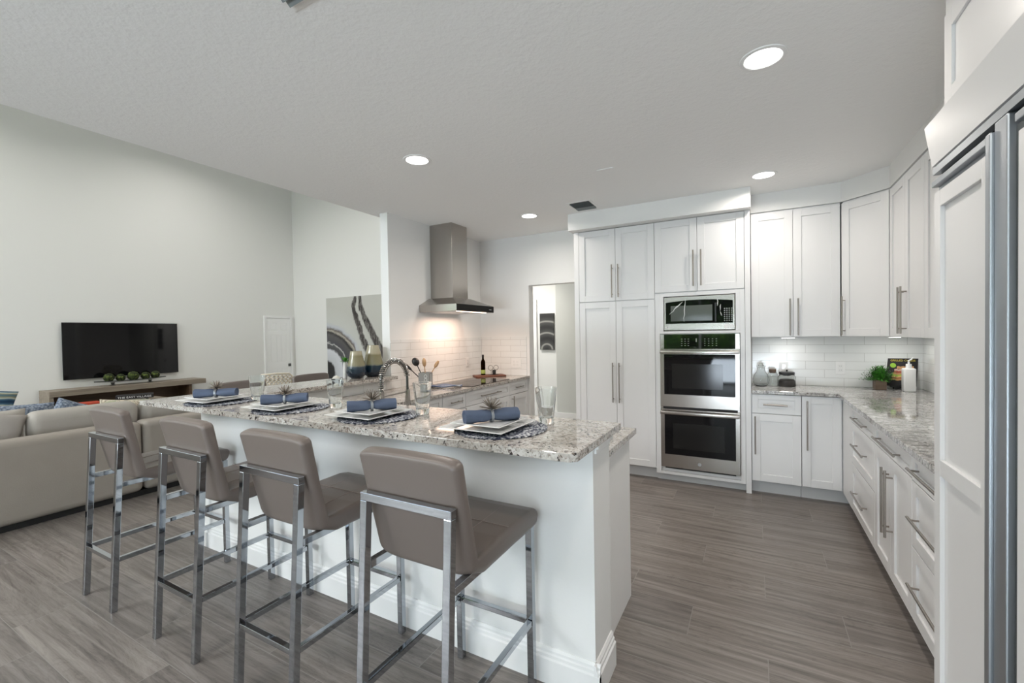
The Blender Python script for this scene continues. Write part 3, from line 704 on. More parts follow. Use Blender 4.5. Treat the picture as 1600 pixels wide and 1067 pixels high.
mb = MB(); mb.box(-0.006, -0.002, 1.968, 1.2, 0.018, 1.992); mb.build('grille_rail', 'aluminium', t)
mb = MB(); mb.prism([(-0.004, 1.998), (0.02, 1.998), (0.02, 2.135), (-0.024, 2.135)], -0.006, 1.2, 'x'); mb.build('grille_panel', 'cabinet_white', t)
t = cabinet('fridge_top_cabinet', 'white cabinet above the refrigerator at the right edge', 'cabinet', (FX+0.02, FY, 0), R(-90), 0.0, 1.21, 0.66, 2.165, 2.493)
front(t, 'door', 0.02, 2.17, 0.58, 0.32); front(t, 'door', 0.602, 2.17, 0.60, 0.32)
struct('trim_9', box(FX+0.03, 0.845, 2.495, 0.9, FY, CZ), 'wall_paint')

# hood wall run (faces +X): local x = +Y, local y = -X
XCH = -2.48
def hcab(label, ya, yb):
    return cabinet('base_cabinet', label, 'cabinet', (XCH, ya, 0), R(90), 0, yb-ya, 0.66, 0.115, 0.887, toe=True)
t = hcab('white base cabinet with small drawer left of the cooktop, by the sink corner', 2.45, 3.187); W = 0.737
front(t, 'drawer', 0.02, 0.735, W-0.022, 0.148, ('h', 0.5, 0.81, 0.16), fr=0.045); front(t, 'door', 0.02, 0.12, W-0.022, 0.61, ('v', 0.6, 0.55, 0.3))
t = hcab('white base cabinet with one drawer and door, directly left of the cooktop', 3.189, 3.55); W = 0.361
front(t, 'drawer', 0, 0.735, W, 0.148, ('h', W/2, 0.81, 0.18), fr=0.045); front(t, 'door', 0, 0.12, W, 0.61, ('v', W-0.04, 0.60, 0.26))
t = hcab('wide white drawer cabinet under the cooktop', 3.552, 4.433); W = 0.881
front(t, 'drawer', 0, 0.735, W, 0.148, ('h', W/2, 0.81, 0.40), fr=0.045); front(t, 'drawer', 0, 0.43, W, 0.302, ('h', W/2, 0.60, 0.40)); front(t, 'drawer', 0, 0.12, W, 0.307, ('h', W/2, 0.30, 0.40))
t = hcab('white base cabinet with narrow drawer right of the cooktop, beside the doorway', 4.435, 4.905); W = 0.47
front(t, 'drawer', 0, 0.735, W, 0.148, ('h', W/2-0.03, 0.81, 0.18), fr=0.045); front(t, 'door', 0, 0.12, W, 0.61, ('v', 0.05, 0.57, 0.30))
# sink cabinets behind bar (face +Y)
t = thing('sink_cabinet', 'white sink base cabinet under the lower granite worktop behind the bar', 'cabinet', (-0.60, 2.40, 0), R(180))
mb = MB(); mb.box(0.02, 0.021, 0.115, 1.045, 0.525, 0.884)
mb.box(1.045, 0.021, 0.115, 1.755, 0.525, 0.62); mb.box(1.755, 0.021, 0.115, 1.875, 0.525, 0.884); mb.build('body', 'cabinet_white', t)
box(0.02, 0.09, 0, 1.875, 0.525, 0.115).build('toe_kick', 'cabinet_shade', t)
mb = MB(); mb.box(0.0, 0.0, 0.0, 0.02, 0.527, 0.884); mb.build('end_panel', 'trim_white', t)
for k in range(4): front(t, 'door', 0.02+k*0.462, 0.12, 0.462, 0.763, ('v', 0.02+k*0.462+(0.42 if k % 2 == 0 else 0.04), 0.70, 0.25))

# lower worktop (U), with sink cut-out
SX0, SX1, SY0, SY1 = -2.33, -1.68, 2.03, 2.345
mb = MB(); z0, z1 = 0.888, 0.917
mb.prism([(XH+0.009, 1.870), (SX0, 1.870), (SX0, 2.424), (-2.45, 2.424), (-2.45, YB-0.009), (XH+0.009, YB-0.009)], z0, z1, 'z')
mb.box(SX0, 1.870, z0, SX1, SY0, z1); mb.box(SX0, SY1, z0, SX1, 2.424, z1); mb.box(SX1, 1.870, z0, -0.567, 2.424, z1)
tag(mb.build('worktop', 'bar_granite'), 'lower speckled granite worktop carrying the sink and cooktop', 'worktop')
t = thing('sink', 'undermount steel sink behind the raised bar', 'sink', ((SX0+SX1)/2, (SY0+SY1)/2, 0.68))
hx, hy = (SX1-SX0)/2, (SY1-SY0)/2
mb = MB(); mb.box(-hx, -hy, -0.01, hx, hy, 0); mb.box(-hx-0.01, -hy, 0, -hx, hy, 0.207); mb.box(hx, -hy, 0, hx+0.01, hy, 0.207); mb.box(-hx, -hy-0.01, 0, hx, -hy, 0.207); mb.box(-hx, hy, 0, hx, hy+0.01, 0.207)
mb.build('basin', 'sink_steel', t); MB().cyl((0, 0, 0.0), (0, 0, 0.004), 0.045, n=24).build('drain', 'dark_metal', t)

# raised bar top (L) with chamfered outer corner
mb = MB(); mb.prism([(-3.52, 1.34), (-0.535, 1.34), (-0.51, 1.362), (-0.51, 1.90), (-3.06, 1.90), (-3.06, 3.236), (-3.52, 3.236)], BZ-BT, BZ, 'z')
tag(mb.build('bar_worktop', 'bar_granite', bev=0.002, seg=2), 'raised beige and black speckled granite bar top in an L', 'worktop')

# ------------------------------------------------------------------ range hood, cooktop
t = thing('range_hood', 'stainless chimney range hood over the cooktop', 'range hood', (XH, 4.05, 1.69))
mb = MB(); mb.box(0.002, -0.365, 0, 0.492, 0.365, 0.075)
mb.build('canopy_rim', 'stainless', t, bev=0.002)
mb = MB(); A = [(0.002, -0.362, 0.0755), (0.49, -0.362, 0.0755), (0.49, 0.362, 0.0755), (0.002, 0.362, 0.0755)]; B = [(0.002, -0.20, 0.155), (0.33, -0.20, 0.155), (0.33, 0.14, 0.155), (0.002, 0.14, 0.155)]
va = [mb.bm.verts.new(p) for p in A]; vb = [mb.bm.verts.new(p) for p in B]
mb.bm.faces.new(va[::-1]); mb.bm.faces.new(vb)
for i in range(4): mb.bm.faces.new((va[i], va[(i+1) % 4], vb[(i+1) % 4], vb[i]))
mb.build('canopy', 'stainless', t)
box(0.002, -0.165, 0.156, 0.302, 0.125, CZ-1.69).build('chimney', 'stainless', t, bev=0.002)
box(0.493, -0.362, 0.003, 0.499, 0.362, 0.072).build('front_glass', 'black_glass', t)
box(0.4995, 0.26, 0.03, 0.5005, 0.31, 0.036).build('control_marks', 'letter_grey', t)
box(0.465, -0.33, -0.006, 0.485, 0.22, -0.0005).build('light_strip', 'lamp_warm', t)
box(0.05, -0.30, -0.004, 0.44, 0.30, -0.0005).build('filter', 'aluminium', t)
ll = area('hood_lamp', (XH+0.30, 4.05, 1.672), (0, 0, 0), 0.35, 0.6, 6.0, (1.0, 0.70, 0.54), 170)

t = thing('cooktop', 'black glass cooktop set in the granite under the range hood', 'cooktop', (-2.73, 4.05, 0.9172))
mb = MB(); mb.box(-0.25, -0.40, 0, 0.25, 0.39, 0.006); mb.build('glass_plate', 'cooktop_glass', t, bev=0.002)
for (a, b_, r_) in ((-0.12, -0.22, 0.09), (0.11, -0.22, 0.075), (-0.12, 0.2, 0.075), (0.11, 0.2, 0.10)):
    MB().tube([(a+r_*math.cos(2*PI*k/40), b_+r_*math.sin(2*PI*k/40), 0.0058) for k in range(40)], 0.0007, 4, closed=True).build('burner_ring', 'vent_grey', t)

# ------------------------------------------------------------------ stools
t = thing('bar_stool', 'taupe leather bar stool with chrome frame, largest and nearest the bar end', 'stool', (-0.982, 1.01, 0), 0)
def rounded(pts, rads, seg=5):
    out = []; n = len(pts)
    for i in range(n):
        p = Vector(pts[i]); a = (Vector(pts[i-1])-p); b_ = (Vector(pts[(i+1) % n])-p); r_ = rads[i]
        a.normalize(); b_.normalize(); ang = a.angle(b_); d = r_/math.tan(ang/2)
        p0 = p+a*d; p1 = p+b_*d
        for k in range(seg+1):
            u = k/seg; q = p0*(1-u)**2+p*2*u*(1-u)+p1*u*u; out.append((q.x, q.y))
    return out
prof = rounded([(0.040, 1.056), (0.118, 0.674), (0.20, 0.654), (0.585, 0.664), (0.612, 0.728), (0.54, 0.742), (0.30, 0.736), (0.146, 0.718), (0.092, 1.074)],
               [0.018, 0.035, 0.05, 0.016, 0.022, 0.05, 0.1, 0.010, 0.024], 6)
mb = MB(); HW = 0.206; NS = 30; secs = []
cy_ = sum(p[0] for p in prof)/len(prof)
for i in range(NS+1):
    a = -PI/2+PI*i/NS; x = HW*(abs(math.sin(a))**0.42)*(1 if a > 0 else -1)
    u = abs(x)/HW; edge = (1-(max(0, (u-0.90)/0.10))**2)**0.5 if u > 0.90 else 1.0
    ring = []
    for (y, z) in prof:
        # distance from the nearest spine point (backrest line / seat line), shrink the section towards it at the sides
        if z > 0.765: ky = 0.068+(1.06-z)*0.185; py, pz = ky, min(z, 1.045)
        else: py, pz = min(max(y, 0.145), 0.588), 0.698
        f = 0.30+0.70*edge
        yy = py+(y-py)*f; zz = pz+(z-pz)*f
        k = max(0.0, 1-abs(y-0.13)/0.09)*max(0.0, 1-abs(z-0.69)/0.08)
        zz += 0.030*k*u**7; yy += 0.018*k*u**7
        kt = max(0.0, (z-1.0)/0.07); zz -= 0.012*kt*u**8
        ring.append(mb.bm.verts.new((x, yy, zz+0.004*(1-u*u)*(1 if z > 1.0 else 0))))
    secs.append(ring)
for A, B in zip(secs, secs[1:]):
    for k in range(len(A)): mb.bm.faces.new((A[k], A[(k+1) % len(A)], B[(k+1) % len(A)], B[k]))
mb.bm.faces.new(secs[0]); mb.bm.faces.new(secs[-1][::-1])
shell = mb.build('shell', 'taupe_leather', t, smooth=True, angle=70, label='taupe leather seat and backrest')
mb = MB()
for x in (-0.075, 0.075): mb.tube([(x, 0.16, 0.7255), (x, 0.30, 0.7365), (x, 0.54, 0.7405)], 0.0016, 6)
mb.tube([(-0.19, 0.38, 0.7395), (0.19, 0.38, 0.7395)], 0.0016, 6)
mb.build('stitching', 'stitching', shell)
q = 0.028; lx = 0.176
def legbar(a, b_): return MB().bar(a, b_, q, q, up=(0, 1, 0))
for s_ in (-1, 1):
    legbar((s_*lx, 0.0, 0.0), (s_*lx, 0.050, 0.891)).build('leg', 'chrome', t, bev=0.002)
    legbar((s_*lx, 0.58, 0.0), (s_*lx, 0.578, 0.662)).build('leg', 'chrome', t, bev=0.002)
    MB().bar((s_*lx, 0.052, 0.668), (s_*lx, 0.562, 0.668), 0.024, 0.026).build('seat_rail', 'chrome', t, bev=0.002)
    MB().bar((s_*lx, 0.030, 0.27), (s_*lx, 0.563, 0.27), 0.022, 0.024).build('stretcher', 'chrome', t, bev=0.002)
MB().bar((-lx-q/2, 0.0505, 0.905), (lx+q/2, 0.0505, 0.905), 0.028, 0.028).build('back_frame', 'chrome', t, bev=0.002)
MB().bar((-lx+0.0155, 0.0148, 0.27), (lx-0.0155, 0.0148, 0.27), 0.024, 0.022).build('stretcher', 'chrome', t, bev=0.002)
MB().bar((-lx+0.0155, 0.579, 0.27), (lx-0.0155, 0.579, 0.27), 0.024, 0.022).build('stretcher', 'chrome', t, bev=0.002)
stool = t; stool['group'] = 'bar stools'
dup(stool, (-1.688, 1.01, 0), 0, 'taupe leather bar stool with chrome frame, second from the bar end')
dup(stool, (-2.372, 1.01, 0), 0, 'taupe leather bar stool with chrome frame, third from the bar end')
dup(stool, (-3.175, 1.0, 0), 0, 'taupe leather bar stool with chrome frame, leftmost, in front of the sofa')
dup(stool, (-4.06, 2.27, 0), R(-90), 'taupe stool back peeking over the far side of the bar, behind the second napkin')
dup(stool, (-4.06, 2.96, 0), R(-90), 'taupe stool back peeking over the bar, in front of the white panelled door')

# ------------------------------------------------------------------ place settings
def placemat():
    random.seed(4); mb = MB(); rings = [[mb.bm.verts.new((0, 0, 0.006))]*1]; n = 72; R0 = [0.03, 0.06, 0.085, 0.105, 0.12, 0.132, 0.144, 0.154, 0.164, 0.173, 0.181, 0.188, 0.194]
    prev = None
    for q_, r_ in enumerate(R0):
        cur = [mb.bm.verts.new(((r_+random.uniform(-1, 1)*0.002)*math.cos(2*PI*k/n), (r_+random.uniform(-1, 1)*0.002)*math.sin(2*PI*k/n), 0.0045+(0.0025 if (k+q_) % 2 else -0.001)+random.uniform(0, 0.0008))) for k in range(n)]
        if prev is None:
            for k in range(n): mb.bm.faces.new((rings[0][0], cur[k], cur[(k+1) % n]))
        else:
            for k in range(n): mb.bm.faces.new((prev[k], prev[(k+1) % n], cur[(k+1) % n], cur[k]))
        prev = cur
    low = [mb.bm.verts.new((0.190*math.cos(2*PI*k/n), 0.190*math.sin(2*PI*k/n), 0.0)) for k in range(n)]
    for k in range(n): mb.bm.faces.new((prev[k], prev[(k+1) % n], low[(k+1) % n], low[k]))
    mb.bm.faces.new(low)
    return mb.build('placemat', 'woven_silver', smooth=True, angle=50)
def plate(nm, a, h):
    mb = MB(); n = 4
    prof = [(a*0.60, 0.0), (a*0.72, 0.003), (a, h), (a, h+0.004), (a*0.74, 0.009), (a*0.70, 0.006), (a*0.2, 0.006)]
    rings = []
    for r_, z_ in prof: rings.append([mb.bm.verts.new((sx*r_, sy*r_, z_)) for sx, sy in ((-1, -1), (1, -1), (1, 1), (-1, 1))])
    for A, B in zip(rings, rings[1:]):
        for k in range(4): mb.bm.faces.new((A[k], A[(k+1) % 4], B[(k+1) % 4], B[k]))
    mb.bm.faces.new(rings[0][::-1]); mb.bm.faces.new(rings[-1])
    return mb.build(nm, 'porcelain', bev=0.0015)
def napkin(seed):
    random.seed(seed); mb = MB(); n = 22; rings = []; seg = 24
    for i in range(n+1):
        u = i/n; x = -0.115+0.23*u
        rr = 0.027 + 0.006*abs(u-0.5)*2 - 0.006*math.exp(-((u-0.5)/0.07)**2) + 0.0012*math.sin(u*17+seed)
        ring = []
        for k in range(seg):
            a = 2*PI*k/seg; w_ = 1+0.05*math.sin(3*a+u*5+seed)+0.03*math.sin(7*a+seed)
            ring.append(mb.bm.verts.new((x, math.cos(a)*rr*w_*1.15, 0.025+math.sin(a)*rr*w_*0.86)))
        rings.append(ring)
    for A, B in zip(rings, rings[1:]):
        for k in range(seg): mb.bm.faces.new((A[k], A[(k+1) % seg], B[(k+1) % seg], B[k]))
    for ring, xx, s_ in ((rings[0], -0.115, 1), (rings[-1], 0.115, -1)):     # spiral-ish recessed ends
        prev = ring
        for f_ in (0.82, 0.7, 0.5):
            cur = [mb.bm.verts.new((v_.co.x+(s_*0.006 if f_ < 0.8 else 0.0), v_.co.y*f_, 0.025+(v_.co.z-0.025)*f_)) for v_ in ring]
            for k in range(seg): mb.bm.faces.new((prev[k], prev[(k+1) % seg], cur[(k+1) % seg], cur[k]))
            prev = cur
        mb.bm.faces.new(prev)
    return mb.build('napkin', 'blue_napkin', smooth=True, angle=60)
def napkin_ring():
    t = thing('napkin_ring', '', 'napkin ring')
    mb = MB(); pts = [(0, math.cos(a)*0.029, 0.026+math.sin(a)*0.0255) for a in [2*PI*k/28 for k in range(28)]]
    mb.tube([(-0.004, y, z) for _, y, z in pts], 0.0022, 6, closed=True); mb.tube([(0.004, y, z) for _, y, z in pts], 0.0022, 6, closed=True)
    mb.tube(pts, 0.0022, 6, closed=True); mb.build('band', 'aluminium', t, smooth=True)
    mb = MB(); random.seed(5)
    for k in range(60):
        a = random.uniform(0, 2*PI); e = random.random()**1.4*1.2; ln = random.uniform(0.042, 0.056)
        d = Vector((math.cos(a)*math.cos(e), math.sin(a)*math.cos(e), math.sin(e)))
        p = Vector((0, 0, 0.054)); mb.cyl(p, p+d*ln, 0.0014, 0.0008, 6)
    mb.build('spikes', 'ring_bronze', t, smooth=True); MB().sphere((0, 0, 0.054), 0.006, 2).build('bead', 'dark_metal', t)
    return t
def tumbler():
    t = MB(); pr = [(0.0, 0.0), (0.030, 0.0), (0.032, 0.003), (0.035, 0.04), (0.048, 0.155), (0.0485, 0.157), (0.0465, 0.157), (0.0335, 0.045), (0.030, 0.026), (0.0, 0.023)]
    t.lathe(pr, 40); return t.build('tumbler', 'clear_glass', smooth=True, angle=50)
pm, p1, p2, nk, nr, tb = placemat(), plate('dinner_plate', 0.147, 0.014), plate('salad_plate', 0.118, 0.012), napkin(1), napkin_ring(), tumbler()
pos = [(-0.960, 1.565), (-1.645, 1.56), (-2.28, 1.53), (-2.95, 1.52)]
gpos = [(-0.800, 1.755), (-1.465, 1.72), (-2.045, 1.67), (-2.765, 1.665)]
where = ['nearest the bar end', 'second from the bar end', 'third from the bar end', 'at the far left end of the bar']
def clone(o, first, loc, rz, label, group, cat):
    c = o if first else o.copy()
    if not first:
        C.objects.link(c)
        for ch in o.children:
            d = ch.copy(); C.objects.link(d); d.parent = c
    c.location = loc; c.rotation_euler = (0, 0, rz); c['label'] = label; c['group'] = group; c['category'] = cat
    return c
for i, (x, y) in enumerate(pos):
    f = i == 0; wh = where[i]
    clone(pm, f, (x+0.035, y+0.01, BZ), i, 'round woven silver-blue placemat ' + wh, 'placemats on the bar', 'placemat')
    clone(p1, f, (x-0.008, y-0.012, BZ+0.0072), R(-1+i), 'large square white plate under a smaller plate, ' + wh, 'dinner plates on the bar', 'plate')
    clone(p2, f, (x-0.010, y-0.005, BZ+0.0225), R(-1+i), 'small square white plate under a blue napkin, ' + wh, 'salad plates on the bar', 'plate')
    clone(nk, f, (x-0.005, y-0.0, BZ+0.031), R((48, 50, 46, 42)[i]), 'rolled blue cloth napkin on a white plate ' + wh, 'rolled napkins on the bar', 'napkin')
    clone(nr, f, (x-0.005, y-0.0, BZ+0.030), R((48, 50, 46, 42)[i]), 'silver napkin ring with spiky starburst ' + wh, 'napkin rings on the bar', 'napkin ring')
for i, (x, y) in enumerate(gpos):
    clone(tb, i == 0, (x, y, BZ+0.0003), 0.3*i, 'clear glass tumbler ' + where[i], 'tumblers on the bar', 'glass')

# ------------------------------------------------------------------ faucet
t = thing('kitchen_faucet', 'brushed steel spring pull-down faucet standing behind the raised bar', 'faucet', (-1.995, 1.965, 0.917))
MB().cyl((0, 0, 0), (0, 0, 0.012), 0.03, n=28).cyl((0, 0, 0.012), (0, 0, 0.19), 0.017, n=24).build('body', 'stainless', t, smooth=True)
path = [(0, 0, 0.19)]
for k in range(25):
    a = PI*k/24; path.append((0.0, 0.115-0.115*math.cos(a), 0.245+0.125*math.sin(a)))
path.append((0, 0.23, 0.20)); path.append((0, 0.232, 0.16))
MB().tube(path, 0.0085, 12).build('hose', 'dark_metal', t, smooth=True)
def resample(pts, n):
    P = [Vector(p) for p in pts]; L_ = [0]
    for a, b_ in zip(P, P[1:]): L_.append(L_[-1]+(b_-a).length)
    out = []
    for i in range(n+1):
        s_ = L_[-1]*i/n; j = max(k for k in range(len(L_)) if L_[k] <= s_+1e-9); j = min(j, len(P)-2)
        u = (s_-L_[j])/(L_[j+1]-L_[j]); out.append((P[j].lerp(P[j+1], u), (P[j+1]-P[j]).normalized()))
    return out
hp = []
for i, (p, d) in enumerate(resample(path[:-3], 460)):
    a = 2*PI*i/14; s1 = Vector((1, 0, 0)); s2 = d.cross(s1); rr = 0.0170
    hp.append(p + s1*math.cos(a)*rr + s2*math.sin(a)*rr)
MB().tube(hp, 0.0028, 6).build('spring', 'stainless', t, smooth=True)
MB().cyl((0, 0.232, 0.175), (0, 0.232, 0.10), 0.014, 0.017, 24).cyl((0, 0.232, 0.10), (0, 0.232, 0.055), 0.019, 0.023, 24).build('spray_head', 'stainless', t, smooth=True)
MB().cyl((0, 0.0, 0.155), (0, 0.215, 0.160), 0.005, n=12).build('support_arm', 'stainless', t, smooth=True)
MB().cyl((0.017, 0, 0.07), (0.075, 0, 0.085), 0.006, n=12).build('lever', 'stainless', t, smooth=True)

# ------------------------------------------------------------------ hood counter things
t = thing('utensil_crock', 'square grey crock holding cooking utensils beside the cooktop', 'crock', (-2.885, 3.44, 0.9175), R(20))
mb = MB(); n_ = 0.055
mb.box(-n_, -n_, 0, n_, n_, 0.006)
for (a, b_, c_, d_) in ((-n_, -n_, n_, -n_+0.006), (-n_, n_-0.006, n_, n_), (-n_, -n_+0.006, -n_+0.006, n_-0.006), (n_-0.006, -n_+0.006, n_, n_-0.006)): mb.box(a, b_, 0.006, c_, d_, 0.155)
mb.build('pot', 'grey_crock', t, bev=0.002)
mb = MB()
for zz in (0.045, 0.08, 0.115): mb.lathe([(0.010, -0.0006), (0.014, -0.0006), (0.014, 0.0006), (0.010, 0.0006)], 16, (0, 0, 0))
bmesh.ops.delete(mb.bm, geom=list(mb.bm.verts), context='VERTS')
for zz in (0.045, 0.085, 0.12):
    mb.tube([(n_+0.0006, 0.014*math.cos(a), zz+0.016*math.sin(a)) for a in [2*PI*k/16 for k in range(16)]], 0.002, 5, closed=True)
    mb.tube([(0.014*math.cos(a)+0.02, -n_-0.0006, zz+0.016*math.sin(a)) for a in [2*PI*k/16 for k in range(16)]], 0.002, 5, closed=True)
mb.build('motif', 'porcelain', t)
def utensil(name, label, base_, tip, mat, head, scl):
    o = thing(name, label, 'utensil', base_)
    d = Vector(tip)-Vector(base_)
    MB().cyl((0, 0, 0), d*0.86, 0.0055, 0.0045, 10).build('handle', mat, o, smooth=True)
    mb = MB(); v = bmesh.ops.create_icosphere(mb.bm, subdivisions=3, radius=1)['verts']
    M = Matrix.Translation(d*0.93) @ d.to_track_quat('Z', 'Y').to_matrix().to_4x4() @ Matrix.Diagonal((*scl, 1))
    bmesh.ops.transform(mb.bm, matrix=M, verts=v); mb.build(head, mat, o, smooth=True)
cx_, cy_, cz_ = -2.885, 3.44, 0.93
utensil('ladle', 'black ladle leaning left in the grey crock', (cx_+0.02, cy_, cz_), (cx_-0.07, cy_-0.075, cz_+0.27), 'black_plastic', 'bowl', (0.042, 0.036, 0.045))
utensil('spatula', 'black spatula sticking far left out of the grey crock', (cx_+0.03, cy_+0.01, cz_), (cx_-0.13, cy_-0.13, cz_+0.22), 'black_plastic', 'blade', (0.024, 0.014, 0.055))
utensil('wooden_spoon', 'wooden spoon upright in the grey crock next to the black ladle', (cx_, cy_+0.01, cz_), (cx_-0.015, cy_+0.0, cz_+0.26), 'spoon_wood', 'bowl', (0.026, 0.020, 0.045))
utensil('wooden_spoon', 'wooden spoon leaning right in the grey crock', (cx_-0.02, cy_-0.01, cz_), (cx_+0.075, cy_+0.10, cz_+0.235), 'spoon_wood', 'bowl', (0.022, 0.018, 0.042))
# towel
mb = MB(); n1, n2 = 24, 8; g_ = {}
random.seed(2)
for i in range(n1+1):
    for j in range(n2+1):
        u, v_ = i/n1, j/n2
        g_[i, j] = mb.bm.verts.new(((u-0.5)*0.34, (v_-0.5)*0.15*(1-0.25*u), 0.014+0.006*math.sin(u*9+v_*4)+0.005*math.sin(v_*9)))
for i in range(n1):
    for j in range(n2): mb.bm.faces.new((g_[i, j], g_[i+1, j], g_[i+1, j+1], g_[i, j+1]))
o = mb.build('kitchen_towel', 'striped_towel', smooth=True)
so = o.modifiers.new('solid', 'SOLIDIFY'); so.thickness = 0.010; so.offset = 0
tag(o, 'folded blue striped kitchen towel lying by the cooktop', 'towel', loc=(-2.72, 3.535, 0.920), rz=R(25))
# tray with bottle and small stand
t = tag(MB().box(-0.10, -0.19, 0, 0.10, 0.19, 0.022).build('serving_board', 'tray_wood', bev=0.006, seg=3), 'small dark wooden board on the counter past the cooktop', 'board', loc=(-2.885, 4.65, 0.9175), rz=R(-42))
t = thing('oil_bottle', 'dark glass oil bottle on the small wooden board', 'bottle', (-2.955, 4.62, 0.9398))
MB().lathe([(0.0, 0), (0.026, 0), (0.028, 0.004), (0.028, 0.155), (0.024, 0.172), (0.012, 0.195), (0.011, 0.225), (0.0, 0.225)], 28).build('bottle', 'bottle_glass', t, smooth=True)
MB().cyl((0, 0, 0.2255), (0, 0, 0.25), 0.0135, n=20).build('cap', 'black_plastic', t); 
MB().lathe([(0.0284, 0.015), (0.0286, 0.016), (0.0286, 0.060), (0.0284, 0.061)], 28).build('label', 'label_green', t, smooth=True)
t = thing('spice_stand', 'small wire stand with dark shakers on the wooden board', 'stand', (-2.85, 4.69, 0.9398), R(-42))
mb = MB()
for s_ in (-1, 1):
    mb.tube([(0.0, s_*0.035+0.03*math.cos(a), 0.085+0.03*math.sin(a)) for a in [2*PI*k/20 for k in range(20)]], 0.003, 6, closed=True)
mb.cyl((0, -0.03, 0.0), (0, -0.03, 0.06), 0.003).cyl((0, 0.03, 0.0), (0, 0.03, 0.06), 0.003); mb.box(-0.03, -0.055, 0, 0.03, 0.055, 0.006)
mb.build('wire_frame', 'dark_metal', t, smooth=True)
MB().lathe([(0.0, 0.007), (0.02, 0.007), (0.024, 0.04), (0.02, 0.06), (0.0, 0.062)], 20, (0.03, 0, 0)).build('shaker', 'black_plastic', t, smooth=True)

# outlets
def outlet(loc, rz, label, wide=1, screws=True):
    o = thing('wall_outlet', label, 'outlet', loc, rz, None)
    w_ = 0.035*wide+0.001
    MB().box(-w_, -0.006, -0.058, w_, 0, 0.058).build('cover_plate', 'white_plastic', o, bev=0.002)
    for g_ in range(wide):
        x = (g_-(wide-1)/2)*0.046
        ins = MB().box(x-0.0165, -0.008, -0.034, x+0.0165, -0.005, 0.034).build('receptacle', 'porcelain', o, bev=0.002)
        mb = MB()
        for dz in (-0.018, 0.018):
            for dx in (-0.006, 0.006): mb.box(x+dx-0.001, -0.0085, dz-0.004, x+dx+0.001, -0.0075, dz+0.004)
        mb.build('slots', 'vent_grey', ins)
outlet((0.245, YB-0.008, 1.075), 0, 'white outlet above the black canister')
outlet((0.680, YB-0.008, 1.085), 0, 'white outlet on the tiles left of the plant')
outlet((-2.64, YB-0.008, 1.07), 0, 'wide white outlet plate on tiles beside the doorway', 2)
outlet((XH+0.008, 4.56, 1.10), R(90), 'white outlet on the tiles behind the cooktop')

# ------------------------------------------------------------------ right counter things
ZC = 0.9175
t = thing('glass_jug', 'clear round glass carafe, leftmost on the right counter', 'carafe', (0.055, 4.73, ZC))
MB().lathe([(0.0, 0), (0.045, 0), (0.062, 0.02), (0.068, 0.06), (0.058, 0.10), (0.034, 0.14), (0.030, 0.165), (0.040, 0.19), (0.0385, 0.19), (0.028, 0.165), (0.032, 0.14), (0.056, 0.10), (0.0655, 0.06), (0.06, 0.022), (0.043, 0.004), (0.0, 0.004)], 36).build('body', 'clear_glass', t, smooth=True, angle=60)
MB().lathe([(0.0, 0.17), (0.020, 0.17), (0.026, 0.192), (0.012, 0.20), (0.014, 0.21), (0.0, 0.215)], 24).build('stopper', 'clear_glass', t, smooth=True)
t = thing('glass_jar', 'clear glass jar with cork stopper between carafe and canister', 'jar', (0.150, 4.78, ZC))
MB().lathe([(0.0, 0), (0.040, 0), (0.042, 0.004), (0.042, 0.10), (0.034, 0.125), (0.030, 0.13), (0.028, 0.13), (0.033, 0.122), (0.040, 0.098), (0.040, 0.005), (0.0, 0.004)], 32).build('body', 'clear_glass', t, smooth=True, angle=60)
MB().lathe([(0.0, 0.118), (0.025, 0.118), (0.030, 0.132), (0.030, 0.155), (0.0, 0.157)], 24).build('cork', 'pot_wood', t, smooth=True)
t = thing('coffee_canister', 'glass canister of dark coffee with black lid on the right counter', 'canister', (0.262, 4.76, ZC))
MB().lathe([(0.0, 0), (0.064, 0), (0.070, 0.004), (0.070, 0.09), (0.058, 0.108), (0.0565, 0.108), (0.0675, 0.088), (0.0675, 0.004), (0.0, 0.003)], 36).build('body', 'clear_glass', t, smooth=True, angle=60)
MB().lathe([(0.0, 0.0035), (0.066, 0.0045), (0.066, 0.055), (0.055, 0.068), (0.0, 0.072)], 32).build('coffee', 'coffee_dark', t, smooth=True)
MB().lathe([(0.0, 0.1085), (0.060, 0.1085), (0.064, 0.112), (0.062, 0.132), (0.05, 0.136), (0.0, 0.138)], 32).lathe([(0.007, 0.138), (0.007, 0.146), (0.010, 0.15), (0.0, 0.155)], 16).build('lid', 'black_plastic', t, smooth=True)
